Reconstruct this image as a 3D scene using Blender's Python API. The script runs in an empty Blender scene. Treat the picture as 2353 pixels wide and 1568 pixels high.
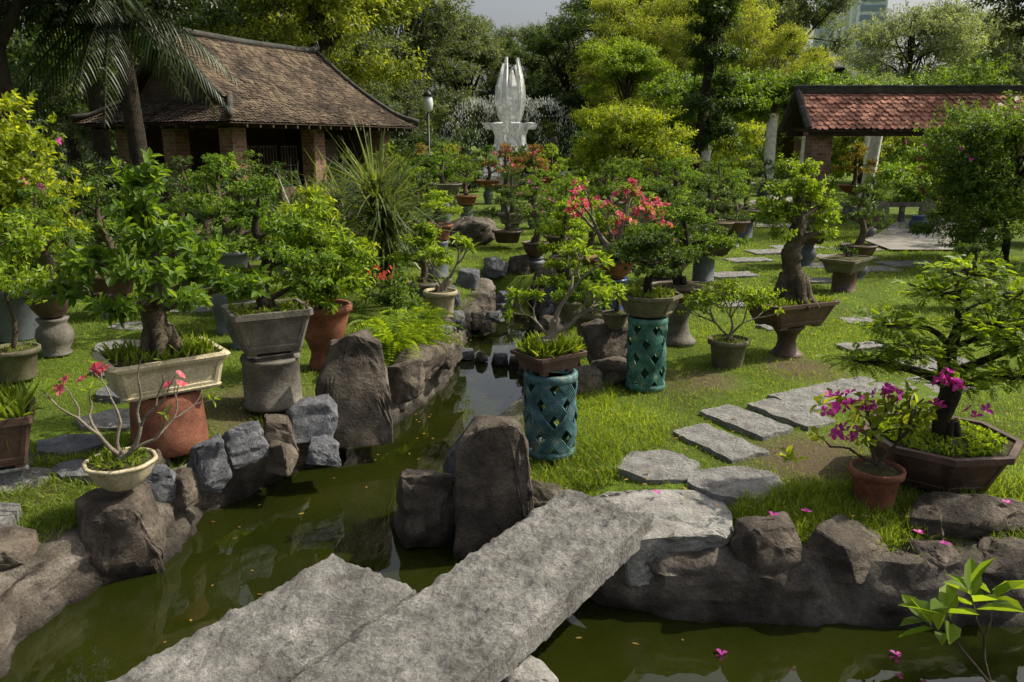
import bpy, bmesh, math, random
import numpy as np
from mathutils import Vector, noise, Matrix
rng=np.random.default_rng(7); random.seed(7)
SC=bpy.context.scene; COL=SC.collection
# ---------------------------------------------------------------- materials
def nt(name):
    m=bpy.data.materials.new(name); m.use_nodes=True
    t=m.node_tree; t.nodes.clear()
    o=t.nodes.new('ShaderNodeOutputMaterial'); return m,t,o
def N(t,typ,**kw):
    n=t.nodes.new(typ)
    for k,v in kw.items(): setattr(n,k,v)
    return n
def rampn(t,fac,stops):
    r=N(t,'ShaderNodeValToRGB'); e=r.color_ramp.elements
    while len(e)<len(stops): e.new(0.5)
    for i,(p,c) in enumerate(stops): e[i].position=p; e[i].color=(*c,1)
    t.links.new(fac,r.inputs[0]); return r.outputs[0]
def mixc(t,fac,a,b,mode='MIX'):
    m=N(t,'ShaderNodeMix'); m.data_type='RGBA'; m.blend_type=mode
    for s,v in ((m.inputs[0],fac),(m.inputs[6],a),(m.inputs[7],b)):
        if hasattr(v,'is_linked') or hasattr(v,'links'): t.links.new(v,s)
        elif isinstance(v,(int,float)): s.default_value=v
        else: s.default_value=(*v,1)
    return m.outputs[2]
def noisen(t,vec,scale,detail=6,rough=.6):
    n=N(t,'ShaderNodeTexNoise'); n.inputs['Scale'].default_value=scale; n.inputs['Detail'].default_value=detail; n.inputs['Roughness'].default_value=rough
    t.links.new(vec,n.inputs['Vector']); return n.outputs['Fac']
def leaf_mat(name,c1,c2,tr=.4,rough=.45,clump=1.2,tcol=(2.4,2.15,.65)):
    m,t,o=nt(name); g=N(t,'ShaderNodeNewGeometry')
    col=rampn(t,g.outputs['Random Per Island'],[(0,c1),(.55,tuple((a+b)/2 for a,b in zip(c1,c2))),(1,c2)])
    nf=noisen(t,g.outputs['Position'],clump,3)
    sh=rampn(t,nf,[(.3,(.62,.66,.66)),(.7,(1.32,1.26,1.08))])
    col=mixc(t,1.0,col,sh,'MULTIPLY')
    p=N(t,'ShaderNodeBsdfPrincipled'); t.links.new(col,p.inputs['Base Color']); p.inputs['Roughness'].default_value=rough
    p.inputs['Specular IOR Level'].default_value=.35
    tl=N(t,'ShaderNodeBsdfTranslucent'); t.links.new(mixc(t,1.0,col,tcol,'MULTIPLY'),tl.inputs[0])
    mx=N(t,'ShaderNodeMixShader'); mx.inputs[0].default_value=tr
    t.links.new(p.outputs[0],mx.inputs[1]); t.links.new(tl.outputs[0],mx.inputs[2]); t.links.new(mx.outputs[0],o.inputs[0]); return m
def rough_mat(name,stops,scale=6,rough=.85,bs=.5,bscale=30,bdist=.02,wet=False,moss=0,spec=.3,island=0,fine=60):
    m,t,o=nt(name); tc=N(t,'ShaderNodeTexCoord'); g=N(t,'ShaderNodeNewGeometry')
    v=tc.outputs['Object']
    n1=noisen(t,v,scale,8,.62)
    col=rampn(t,n1,stops)
    n2=noisen(t,v,fine,4,.7)
    col=mixc(t,1.0,col,rampn(t,n2,[(.3,(.62,.62,.62)),(.7,(1.28,1.28,1.28))]),'MULTIPLY')
    if island: col=mixc(t,1.0,col,rampn(t,g.outputs['Random Per Island'],[(0,(1-island,)*3),(1,(1+island,)*3)]),'MULTIPLY')
    p=N(t,'ShaderNodeBsdfPrincipled'); p.inputs['Roughness'].default_value=rough; p.inputs['Specular IOR Level'].default_value=spec
    sep=N(t,'ShaderNodeSeparateXYZ')
    if moss:
        t.links.new(g.outputs['Normal'],sep.inputs[0])
        mm=N(t,'ShaderNodeMath',operation='MULTIPLY'); t.links.new(sep.outputs[2],mm.inputs[0]); t.links.new(noisen(t,v,5,5),mm.inputs[1])
        f=rampn(t,mm.outputs[0],[(.48,(0,0,0)),(.62,(moss,)*3)])
        col=mixc(t,f,col,(.05,.065,.018))
    if wet:
        s2=N(t,'ShaderNodeSeparateXYZ'); t.links.new(g.outputs['Position'],s2.inputs[0])
        ad=N(t,'ShaderNodeMath',operation='MULTIPLY_ADD'); t.links.new(n1,ad.inputs[0]); ad.inputs[1].default_value=.22; t.links.new(s2.outputs[2],ad.inputs[2])
        mr=N(t,'ShaderNodeMapRange'); mr.inputs[1].default_value=-.35; mr.inputs[2].default_value=-.19; mr.inputs[3].default_value=.22; mr.inputs[4].default_value=1
        t.links.new(ad.outputs[0],mr.inputs[0])
        cc=N(t,'ShaderNodeCombineColor'); [t.links.new(mr.outputs[0],cc.inputs[i]) for i in range(3)]
        col=mixc(t,1.0,col,cc.outputs[0],'MULTIPLY')
    t.links.new(col,p.inputs['Base Color'])
    b=N(t,'ShaderNodeBump'); b.inputs['Strength'].default_value=bs; b.inputs['Distance'].default_value=bdist
    t.links.new(noisen(t,v,bscale,8,.7),b.inputs['Height']); t.links.new(b.outputs[0],p.inputs['Normal'])
    t.links.new(p.outputs[0],o.inputs[0]); return m
def brick_mat(name,c1,c2,mortar,sc=1.0):
    m,t,o=nt(name); tc=N(t,'ShaderNodeTexCoord')
    sp=N(t,'ShaderNodeSeparateXYZ'); t.links.new(tc.outputs['Object'],sp.inputs[0])
    ad=N(t,'ShaderNodeMath',operation='ADD'); t.links.new(sp.outputs[0],ad.inputs[0]); t.links.new(sp.outputs[1],ad.inputs[1])
    cb=N(t,'ShaderNodeCombineXYZ'); t.links.new(ad.outputs[0],cb.inputs[0]); t.links.new(sp.outputs[2],cb.inputs[1])
    b=N(t,'ShaderNodeTexBrick'); b.inputs['Scale'].default_value=2.3*sc; b.inputs['Color1'].default_value=(*c1,1); b.inputs['Color2'].default_value=(*c2,1); b.inputs['Mortar'].default_value=(*mortar,1)
    b.inputs['Mortar Size'].default_value=.03; t.links.new(cb.outputs[0],b.inputs[0])
    col=mixc(t,1.0,b.outputs[0],rampn(t,noisen(t,tc.outputs['Object'],3),[(.3,(.45,.45,.45)),(.7,(1.2,1.15,1.1))]),'MULTIPLY')
    p=N(t,'ShaderNodeBsdfPrincipled'); p.inputs['Roughness'].default_value=.9; t.links.new(col,p.inputs[0])
    bp=N(t,'ShaderNodeBump'); bp.inputs['Strength'].default_value=.6; bp.inputs['Distance'].default_value=.02; bp.invert=True
    t.links.new(b.outputs['Fac'],bp.inputs['Height']); t.links.new(bp.outputs[0],p.inputs['Normal']); t.links.new(p.outputs[0],o.inputs[0]); return m
def water_mat():
    m,t,o=nt('pond_water'); g=N(t,'ShaderNodeNewGeometry'); v=g.outputs['Position']
    p=N(t,'ShaderNodeBsdfPrincipled'); p.inputs['Roughness'].default_value=.01; p.inputs['IOR'].default_value=1.6
    t.links.new(rampn(t,noisen(t,v,.9,5),[(.3,(.009,.013,.0015)),(.7,(.022,.026,.003))]),p.inputs[0])
    b=N(t,'ShaderNodeBump'); b.inputs['Strength'].default_value=.12; b.inputs['Distance'].default_value=.01
    t.links.new(noisen(t,v,3.5,3,.5),b.inputs['Height']); t.links.new(b.outputs[0],p.inputs['Normal']); t.links.new(p.outputs[0],o.inputs[0]); return m
def ground_mat():
    m,t,o=nt('lawn'); g=N(t,'ShaderNodeNewGeometry'); v=g.outputs['Position']
    n1=noisen(t,v,1.1,6,.65); n2=noisen(t,v,40,5,.7)
    col=rampn(t,n1,[(.25,(.06,.06,.02)),(.42,(.08,.115,.022)),(.6,(.12,.18,.028)),(.8,(.17,.215,.045))])
    col=mixc(t,1.0,col,rampn(t,n2,[(.3,(.5,.5,.5)),(.7,(1.4,1.4,1.2))]),'MULTIPLY')
    def patch(col,c,r):
        d=N(t,'ShaderNodeVectorMath',operation='DISTANCE'); t.links.new(v,d.inputs[0]); d.inputs[1].default_value=c
        a=N(t,'ShaderNodeMath',operation='MULTIPLY_ADD'); t.links.new(n1,a.inputs[0]); a.inputs[1].default_value=-.9*r; t.links.new(d.outputs['Value'],a.inputs[2])
        f=rampn(t,a.outputs[0],[(.0,(.9,)*3),(min(.99,max(.05,r*.7)),(0,0,0))])
        return mixc(t,f,col,mixc(t,n2,(.08,.055,.035),(.16,.12,.08)))
    col=patch(col,(2.15,5.35,0),.6); col=patch(col,(1.7,7.3,0),.5); col=patch(col,(2.9,7.7,0),.5); col=patch(col,(-2.2,6.6,0),.7); col=patch(col,(-3.3,5.0,0),.5)
    p=N(t,'ShaderNodeBsdfPrincipled'); p.inputs['Roughness'].default_value=.95; p.inputs['Specular IOR Level'].default_value=.1
    t.links.new(col,p.inputs[0]); b=N(t,'ShaderNodeBump'); b.inputs['Strength'].default_value=.8; b.inputs['Distance'].default_value=.03
    t.links.new(n2,b.inputs['Height']); t.links.new(b.outputs[0],p.inputs['Normal']); t.links.new(p.outputs[0],o.inputs[0]); return m
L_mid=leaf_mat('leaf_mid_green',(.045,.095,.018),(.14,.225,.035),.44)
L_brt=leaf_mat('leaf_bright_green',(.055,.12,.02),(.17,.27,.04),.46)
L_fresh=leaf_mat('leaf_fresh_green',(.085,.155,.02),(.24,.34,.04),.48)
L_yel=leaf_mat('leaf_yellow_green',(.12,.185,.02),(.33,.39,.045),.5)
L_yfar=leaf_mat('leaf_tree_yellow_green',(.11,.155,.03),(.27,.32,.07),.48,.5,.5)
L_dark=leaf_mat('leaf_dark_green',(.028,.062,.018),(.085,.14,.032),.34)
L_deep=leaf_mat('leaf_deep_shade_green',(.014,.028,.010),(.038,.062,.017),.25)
L_far=leaf_mat('leaf_haze_lightened_green',(.065,.10,.06),(.14,.18,.10),.35,.5,.4)  # distance haze is painted in: leaf colour made paler for far trees
L_haze=leaf_mat('leaf_hazy_green',(.15,.20,.16),(.25,.31,.23),.35,.5,.3)  # stronger haze put into the leaf colour itself, pale and greyish
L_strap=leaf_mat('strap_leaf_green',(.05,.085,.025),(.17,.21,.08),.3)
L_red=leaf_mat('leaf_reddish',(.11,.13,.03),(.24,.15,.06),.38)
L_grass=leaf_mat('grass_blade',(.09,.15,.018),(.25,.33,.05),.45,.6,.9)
L_dry=leaf_mat('dry_leaf',(.16,.09,.03),(.38,.27,.08),.2)
F_pink=leaf_mat('pink_petal',(.55,.06,.14),(.85,.22,.28),.35,.5,3,(1.3,1.3,1.3))
F_mag=leaf_mat('magenta_bract',(.50,.03,.36),(.78,.10,.60),.4,.5,3,(1.3,1.3,1.3))
F_red=leaf_mat('coral_petal',(.6,.09,.05),(.8,.2,.12),.35,.5,3,(1.3,1.3,1.3))
F_white=leaf_mat('white_petal',(.6,.6,.55),(.8,.8,.75),.3,.5,3,(1.1,1.1,1.1))
BARK=rough_mat('bark_brown',[(.3,(.05,.04,.025)),(.55,(.14,.11,.075)),(.75,(.24,.20,.14))],9,.9,1,28,.05)
BARKD=rough_mat('bark_dark',[(.3,(.018,.014,.01)),(.7,(.07,.054,.035))],6,.9,.9,14,.05)
BARKP=rough_mat('bark_pale',[(.3,(.13,.11,.08)),(.7,(.29,.25,.19))],9,.8,.6,35,.02)
SOIL=rough_mat('potting_soil',[(.35,(.03,.023,.014)),(.5,(.06,.05,.018)),(.65,(.09,.12,.025))],14,.95,1,50,.02)
GRAN=rough_mat('bridge_granite',[(.30,(.12,.11,.10)),(.44,(.24,.228,.21)),(.56,(.36,.345,.32)),(.70,(.52,.495,.465))],5,.85,1.0,20,.09,fine=50)
STEP=rough_mat('paving_granite',[(.3,(.16,.155,.145)),(.5,(.31,.30,.28)),(.72,(.46,.45,.43))],7,.85,1,30,.06,fine=70)
R_slate=rough_mat('slate_rock',[(.3,(.065,.068,.076)),(.55,(.155,.16,.175)),(.75,(.28,.28,.29))],4,.75,.9,12,.05,wet=True)
R_brown=rough_mat('brown_rock',[(.3,(.045,.036,.028)),(.48,(.11,.09,.07)),(.60,(.19,.155,.12)),(.8,(.34,.30,.25))],4,.8,1,9,.07,wet=True)
R_pale=rough_mat('pale_rock',[(.3,(.16,.155,.14)),(.5,(.30,.29,.265)),(.75,(.46,.445,.41))],3,.75,.9,9,.05,wet=True)
WALL=rough_mat('bank_rock_face',[(.3,(.045,.038,.028)),(.45,(.12,.10,.08)),(.58,(.23,.20,.165)),(.74,(.40,.37,.32))],2.6,.85,1,11,.08,wet=True,moss=.5)
C_cream=rough_mat('cream_concrete',[(.3,(.24,.20,.12)),(.5,(.48,.41,.26)),(.7,(.60,.53,.36))],5,.8,.4,30,.01)
C_grey=rough_mat('grey_concrete',[(.3,(.085,.073,.058)),(.55,(.17,.155,.13)),(.75,(.27,.25,.215))],5,.85,.6,30,.015)
C_terra=rough_mat('terracotta',[(.3,(.11,.04,.025)),(.55,(.25,.095,.055)),(.75,(.34,.17,.10))],5,.8,.3,30,.01)
C_brown=rough_mat('brown_clay',[(.3,(.045,.024,.018)),(.55,(.10,.056,.04)),(.75,(.17,.105,.078))],5,.6,.3,30,.008,spec=.5)
C_olive=rough_mat('olive_clay',[(.3,(.075,.068,.04)),(.55,(.15,.135,.085)),(.75,(.24,.22,.15))],6,.8,.3,30,.01)
C_blue=rough_mat('blue_glaze',[(.3,(.015,.03,.08)),(.6,(.03,.07,.17)),(.8,(.09,.13,.21))],4,.3,.2,20,.005,spec=.5)
C_bluegrey=rough_mat('bluegrey_glaze',[(.3,(.07,.078,.09)),(.6,(.13,.145,.165)),(.8,(.22,.23,.24))],4,.6,.2,20,.005,spec=.5)
C_turq=rough_mat('turquoise_glaze',[(.32,(.03,.05,.05)),(.45,(.03,.095,.115)),(.56,(.06,.16,.175)),(.66,(.20,.22,.16))],11,.5,.6,30,.012,spec=.5,fine=90)
C_green=rough_mat('green_glaze',[(.32,(.03,.06,.045)),(.45,(.03,.125,.10)),(.56,(.06,.20,.16)),(.66,(.20,.24,.17))],11,.5,.6,30,.012,spec=.5,fine=90)
WHITE=rough_mat('white_paint',[(.3,(.80,.80,.78)),(.6,(.87,.87,.85)),(.8,(.88,.88,.86))],1.5,.85,.05,10,.01,spec=.1,fine=3)
WOOD=rough_mat('dark_wood',[(.3,(.025,.017,.011)),(.7,(.075,.05,.033))],5,.7,.4,20,.01)
TILE_O=rough_mat('old_roof_tile',[(.3,(.03,.023,.016)),(.45,(.075,.054,.037)),(.6,(.15,.11,.072)),(.75,(.07,.075,.037))],1.1,.9,.5,25,.02,island=.45)  # old tile tones, darkened overall to stand in for tree shade
TILE_R=rough_mat('red_roof_tile',[(.3,(.28,.12,.085)),(.55,(.55,.25,.17)),(.8,(.62,.34,.24))],1.3,.85,.5,25,.02,island=.3)
RIDGE=rough_mat('mossy_mortar',[(.3,(.03,.029,.026)),(.6,(.075,.072,.062)),(.8,(.15,.14,.12))],4,.9,.5,20,.02)
PATH=rough_mat('path_paving',[(.3,(.20,.185,.16)),(.7,(.36,.34,.30))],1.5,.9,.4,20,.02)
METAL=rough_mat('dark_metal',[(.3,(.02,.02,.02)),(.7,(.05,.05,.05))],5,.5,.1,20,.005)
BRICK=brick_mat('red_brick',(.20,.085,.055),(.36,.18,.12),(.26,.23,.20))
BRICKD=brick_mat('dim_brick',(.11,.06,.04),(.16,.09,.06),(.07,.06,.05))
WATER=water_mat(); LAWN=ground_mat()
def plain(name,c,r):
    m,t,o=nt(name); p=N(t,'ShaderNodeBsdfPrincipled'); p.inputs[0].default_value=(*c,1); p.inputs['Roughness'].default_value=r; t.links.new(p.outputs[0],o.inputs[0]); return m
GLASS=plain('tower_glass',(.22,.29,.38),.3); GLOBE=plain('lamp_globe',(.6,.63,.64),.25)
TOWER=rough_mat('tower_cladding',[(.3,(.56,.61,.67)),(.7,(.70,.75,.80))],.05,.7,0,1,.01,fine=.2)
# ---------------------------------------------------------------- mesh helpers
def np_mesh(name,V,F,mat,smooth=False):
    V=np.asarray(V,dtype='f4'); F=np.asarray(F,dtype='i4')
    me=bpy.data.meshes.new(name); me.vertices.add(len(V)); me.vertices.foreach_set('co',V.ravel())
    k=F.shape[1]; me.loops.add(F.size); me.loops.foreach_set('vertex_index',F.ravel())
    me.polygons.add(len(F)); me.polygons.foreach_set('loop_start',np.arange(len(F),dtype='i4')*k)
    me.polygons.foreach_set('use_smooth',np.full(len(F),smooth))
    me.update(calc_edges=True); me.validate(); me.materials.append(mat); return me
class MB:
    def __init__(s): s.V=[]; s.F=[]; s.n=0
    def add(s,VF):
        V,F=VF; s.V.extend([tuple(v) for v in V]); o=s.n; s.F.extend([tuple(int(i)+o for i in f) for f in F]); s.n+=len(V); return s
    def mesh(s,name,mat,smooth=False,sharp=None):
        me=bpy.data.meshes.new(name); me.from_pydata(s.V,[],s.F); me.validate(); me.materials.append(mat)
        if smooth: me.polygons.foreach_set('use_smooth',[True]*len(me.polygons))
        if sharp: me.set_sharp_from_angle(angle=math.radians(sharp))
        return me
def mk(name,me,parent=None,loc=(0,0,0),rot=0,rx=None):
    o=bpy.data.objects.new(name,me); COL.objects.link(o); o.location=loc
    o.rotation_euler=rx if rx else (0,0,rot)
    if parent: o.parent=parent
    return o
def meta(o,label,cat,group=None):
    o['label']=label; o['category']=cat
    if group: o['group']=group
    return o
def root(name,loc,label,cat,group=None,rot=0,scale=1):
    o=mk(name,None,None,loc,rot); o.scale=(scale,)*3; o.empty_display_size=.1; return meta(o,label,cat,group)
def box(c,s,rot=0,taper=1):
    x,y,z=s[0]/2,s[1]/2,s[2]/2; V=[]
    ca,sa=math.cos(rot),math.sin(rot)
    for dz in (-1,1):
        k=1 if dz<0 else taper
        for dx,dy in ((-1,-1),(1,-1),(1,1),(-1,1)):
            a,b=dx*x*k,dy*y*k; V.append((c[0]+a*ca-b*sa,c[1]+a*sa+b*ca,c[2]+dz*z))
    return V,[(3,2,1,0),(4,5,6,7),(0,1,5,4),(1,2,6,5),(2,3,7,6),(3,0,4,7)]
def tube(pts,rad,n=8,amp=0,seed=0,caps=True):
    P=[Vector(p) for p in pts]; V=[];F=[]
    for i,p in enumerate(P):
        d=(P[min(i+1,len(P)-1)]-P[max(i-1,0)]); d=d.normalized() if d.length>1e-9 else Vector((0,0,1))
        a=Vector((1,0,0)) if abs(d.x)<.8 else Vector((0,1,0))
        s=d.cross(a).normalized(); u=d.cross(s)
        r=rad[i] if hasattr(rad,'__len__') else rad
        for k in range(n):
            an=2*math.pi*k/n; rr=r
            if amp: rr*=1+amp*noise.noise(Vector((math.cos(an)*1.6+seed*3.1,math.sin(an)*1.6,i*.55+seed)))
            V.append(p+(s*math.cos(an)+u*math.sin(an))*rr)
    for i in range(len(P)-1):
        for k in range(n):
            a=i*n+k;b=i*n+(k+1)%n; F.append((a,b,b+n,a+n))
    if caps: F.append(tuple(range(n-1,-1,-1))); F.append(tuple((len(P)-1)*n+k for k in range(n)))
    return V,F
def curve(pts,m=4):
    P=[Vector(p) for p in pts]; Q=[P[0]*2-P[1]]+P+[P[-1]*2-P[-2]]; out=[]
    for i in range(1,len(Q)-2):
        for j in range(m):
            t=j/m; a,b,c,d=Q[i-1],Q[i],Q[i+1],Q[i+2]
            out.append(.5*((2*b)+(c-a)*t+(2*a-5*b+4*c-d)*t*t+(3*b-a-3*c+d)*t**3))
    out.append(P[-1]); return out
def norm(a): return a/np.maximum(np.linalg.norm(a,axis=-1,keepdims=True),1e-9)
def leafgeo(C,D,Nn,L,W,droop=.15,fold=.12,nice=True,shape=(.3,.68)):
    C=np.asarray(C,float); D=norm(np.asarray(D,float)); S=norm(np.cross(D,Nn)); Nn=np.cross(S,D)
    n=len(C); L=np.broadcast_to(L,(n,))[:,None]; W=np.broadcast_to(W,(n,))[:,None]
    if nice:
        a,b=shape
        v0=C; v3=C+D*L-Nn*L*droop
        l1=C+D*L*a+S*W*.46+Nn*W*fold*2; r1=C+D*L*a-S*W*.46+Nn*W*fold*2
        l2=C+D*L*b+S*W*.40+Nn*(W*fold*2-L*droop*.4); r2=C+D*L*b-S*W*.40+Nn*(W*fold*2-L*droop*.4)
        V=np.stack([v0,l1,l2,v3,r2,r1],1).reshape(-1,3); b0=np.arange(n)[:,None]*6
        F=np.concatenate([b0+[0,1,2,3],b0+[0,3,4,5]]); return V,F
    v0=C; v2=C+D*L-Nn*L*droop; v1=C+D*L*.45+S*W*.5+Nn*W*fold; v3=C+D*L*.45-S*W*.5+Nn*W*fold
    V=np.stack([v0,v1,v2,v3],1).reshape(-1,3); b0=np.arange(n)[:,None]*4
    return V,b0+np.array([[0,1,2,3]])
def cat(parts):
    V=[];F=[];o=0
    for v,f in parts: V.append(v);F.append(f+o);o+=len(v)
    return np.concatenate(V),np.concatenate(F)
def tufts(P,O,k,L,W,tl,nice=True,droop=.15,flat=.15,jit=.25,up=.8):
    P=np.asarray(P,float);O=norm(np.asarray(O,float)); n=len(P)
    A=norm(np.cross(O,rng.normal(size=(n,3)))); B=np.cross(O,A); out=[]
    for j in range(k):
        t=(j+.5)/k; an=j*2.4+rng.random(n)[:,None]*.8
        side=A*np.cos(an)+B*np.sin(an)
        D=norm(side+O*(.15+.9*t)+np.array([0,0,-flat])+rng.normal(size=(n,3))*jit)
        Nn=norm(O*.5+np.array([0,0,up])+rng.normal(size=(n,3))*.3)
        out.append(leafgeo(P+O*(t-.6)*tl,D,Nn,L*rng.uniform(.7,1.2,n),W*rng.uniform(.75,1.2,n),droop,.12,nice))
    return cat(out)
def pinn(P,O,pairs,L,lw,ll,nice=False,droop=.35):
    P=np.asarray(P,float);O=norm(np.asarray(O,float));n=len(P)
    S=norm(np.cross(O,np.array([0,0,1.0])+rng.normal(size=(n,3))*.25)); U=np.cross(S,O); out=[]
    L=np.broadcast_to(L,(n,))[:,None]
    for j in range(pairs):
        t=(j+.8)/pairs; pos=P+O*L*t+np.array([0,0,-1.])*(L*droop*t*t)
        w=math.sin(math.pi*(t*.8+.12))
        for sg in (1,-1):
            D=norm(S*sg+O*.45-np.array([0,0,.12])+rng.normal(size=(n,3))*.08)
            out.append(leafgeo(pos,D,U,ll*w,lw,.15,.05,nice))
    return cat(out)
def straps(C,D,L,W,droop,seg=5):
    C=np.asarray(C,float);D=norm(np.asarray(D,float));n=len(C);L=np.broadcast_to(L,(n,))[:,None]
    S=norm(np.cross(D,np.array([0,0,1.0])+rng.normal(size=(n,3))*.15)); V=[]
    droop=np.broadcast_to(droop,(n,))[:,None]
    for i in range(seg+1):
        t=i/seg; p=C+D*L*t-np.array([0,0,1.])*droop*L*t*t; w=W*(1-t)**.6*.5*(1 if i else .6)+.0006
        V+= [p+S*w,p-S*w]
    V=np.stack(V,1).reshape(-1,3); b=np.arange(n)[:,None]*2*(seg+1)
    F=np.concatenate([b+[2*i,2*i+1,2*i+3,2*i+2] for i in range(seg)]); return V,F
def twigs(A,B,r0,r1):
    A=np.asarray(A,float);B=np.asarray(B,float);n=len(A);D=norm(B-A);S=norm(np.cross(D,rng.normal(size=(n,3))));U=np.cross(D,S)
    M=(A+B)/2+rng.normal(size=(n,3))*np.linalg.norm(B-A,axis=1)[:,None]*.06;V=[]
    for q,r in ((A,r0),(M,(r0+r1)/2),(B,r1)):
        for k in range(3):
            a=2.0944*k; V.append(q+(S*math.cos(a)+U*math.sin(a))*r)
    V=np.stack(V,1).reshape(-1,3); b=np.arange(n)[:,None]*9; F=[]
    for lv in (0,3):
        for k in range(3): F.append(b+[lv+k,lv+(k+1)%3,lv+3+(k+1)%3,lv+3+k])
    return V,np.concatenate(F)
def padpts(pads,ntw,shell=.45,zb=.12):
    w=np.array([p[3]*p[4]+p[3]*p[5] for p in pads]);w=w/w.sum(); Ps=[];Os=[];Cs=[]
    for p,f in zip(pads,w):
        m=max(3,int(ntw*f)); d=norm(rng.normal(size=(m,3))); d[:,2]=d[:,2]*.85+zb; r=rng.random(m)[:,None]**shell
        r=r*(1+.16*np.sin(d[:,0:1]*5+p[0]*9)+.12*np.sin(d[:,1:2]*6+p[2]*7))
        c=np.array(p[:3]); Ps.append(c+d*r*np.array(p[3:6])); Os.append(norm(d*np.array([1,1,.6])+rng.normal(size=(m,3))*.45+np.array([0,0,.25]))); Cs.append(np.broadcast_to(c,(m,3)))
    return np.concatenate(Ps),np.concatenate(Os),np.concatenate(Cs)
def flowers(C,Nn,size,petals=5,cup=.35):
    C=np.asarray(C,float);Nn=norm(np.asarray(Nn,float));n=len(C);A=norm(np.cross(Nn,rng.normal(size=(n,3))));B=np.cross(Nn,A);out=[]
    for k in range(petals):
        a=2*math.pi*k/petals; s=A*math.cos(a)+B*math.sin(a)
        out.append(leafgeo(C,s+Nn*cup,Nn,size*rng.uniform(.85,1.1,n),size*.85,.1,.08,True,(.45,.8)))
    return cat(out)
def shp(kind,n=28):
    if kind=='round': return [(math.cos(2*math.pi*i/n)*.5,math.sin(2*math.pi*i/n)*.5) for i in range(n)]
    if kind=='oct': return [(math.cos(math.pi*(i+.5)/4)*.54,math.sin(math.pi*(i+.5)/4)*.54) for i in range(8)]
    if kind=='lobed': return [(math.cos(2*math.pi*i/36)*.5*(1+.05*abs(math.cos(4*2*math.pi*i/36))),math.sin(2*math.pi*i/36)*.5*(1+.05*abs(math.cos(4*2*math.pi*i/36)))) for i in range(36)]
    c=.045; return [(.5,-.5+c),(.5,.5-c),(.5-c,.5),(-.5+c,.5),(-.5,.5-c),(-.5,-.5+c),(-.5+c,-.5),(.5-c,-.5)]
PROF={'taper':[(.66,0),(.70,.03),(.70,.07),(.72,.08),(.93,.84),(1,.86),(1,1),(.91,1),(.88,.72)],
 'deep':[(.84,0),(.86,.06),(.83,.09),(.92,.80),(1,.83),(1.03,.92),(1,1),(.91,1),(.88,.7)],
 'bowl':[(.5,0),(.52,.06),(.60,.12),(.80,.4),(.93,.75),(.97,.86),(1.03,.9),(1.03,.97),(1,1),(.92,1),(.88,.75)],
 'bell':[(.56,0),(.60,.03),(.58,.10),(.50,.20),(.49,.28),(.56,.36),(.74,.55),(.88,.78),(.93,.88),(1.04,.91),(1.05,.97),(1,1),(.9,1),(.86,.8)],
 'plain':[(.72,0),(.74,.04),(.88,.80),(.92,.82),(1.04,.84),(1.04,.98),(1.0,1),(.92,1),(.88,.8)],
 'shallow':[(.74,0),(.77,.1),(.80,.3),(.92,.72),(1.02,.78),(1.04,1),(.95,1),(.93,.8)]}
def loft(rings,shape,w,d,cap0=True,cap1=False):
    n=len(shape);V=[(x*w*s,y*d*s,z) for s,z in rings for x,y in shape];F=[]
    for i in range(len(rings)-1):
        for k in range(n): a=i*n+k;b=i*n+(k+1)%n;F.append((a,b,b+n,a+n))
    if cap0: F.append(tuple(range(n-1,-1,-1)))
    if cap1: F.append(tuple((len(rings)-1)*n+k for k in range(n)))
    return V,F
def pot_mesh(kind,prof,w,d,h,mat):
    rings=[(s,z*h) for s,z in PROF[prof]]; b=MB().add(loft(rings,shp(kind),w,d))
    if kind=='rect':
        for sx in (-1,1):
            for sy in (-1,1): b.add(box((sx*w*.27,sy*d*.27,-.012),(w*.12,d*.12,.024)))
    me=b.mesh('pot',mat,kind in('round','lobed'))
    if kind in('rect','oct'):
        bm=bmesh.new(); bm.from_mesh(me); fs=[f for f in bm.faces if len(f.verts)==4 and f.calc_area()>.35*h*w*(.5 if kind=='rect' else .2) and abs(f.normal.z)<.6 and min(v.co.z for v in f.verts)<.2*h and min(v.co.z for v in f.verts)>.02*h]
        if fs: bmesh.ops.inset_individual(bm,faces=fs,thickness=h*.11,depth=0); bmesh.ops.inset_individual(bm,faces=fs,thickness=.006,depth=-.009)
        bm.to_mesh(me); bm.free()
    return me
def soil_mesh(kind,w,d,z,dome=.04):
    s=shp(kind,20);V=[(0,0,z+dome)];F=[];n=len(s)
    for i,r in enumerate((.35,.65,.93)):
        for x,y in s: V.append((x*w*r,y*d*r,z+dome*(1-r*r)+(.012*noise.noise(Vector((x*9,y*9,w*7))))))
    for k in range(n): F.append((0,1+k,1+(k+1)%n))
    for i in range(2):
        for k in range(n): a=1+i*n+k;b=1+i*n+(k+1)%n;F.append((a,a+n,b+n,b))
    return MB().add((V,F)).mesh('soil',SOIL,True)
def forks(p,d,L,r,depth,spread,T,tips,rs,upb=.25,kids=(2,3)):
    d=d.normalized(); q=p+d*L; mid=(p+q)/2+Vector((rs.uniform(-1,1),rs.uniform(-1,1),rs.uniform(-.5,.5)))*L*.12
    T.append(([p,mid,q],[r,r*.86,r*.72]))
    if depth==0: tips.append((q,d)); return
    k=rs.choice(kids); a0=rs.uniform(0,6.28); s=d.orthogonal().normalized(); u=d.cross(s)
    for i in range(k):
        a=a0+6.283*i/k+rs.uniform(-.5,.5); nd=d+(s*math.cos(a)+u*math.sin(a))*spread*rs.uniform(.6,1.2)+Vector((0,0,upb))
        forks(q-d*r*.3,nd,L*rs.uniform(.62,.9),r*.66,depth-1,spread,T,tips,rs,upb,kids)
GB='potted bonsai trees in the garden'
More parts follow.
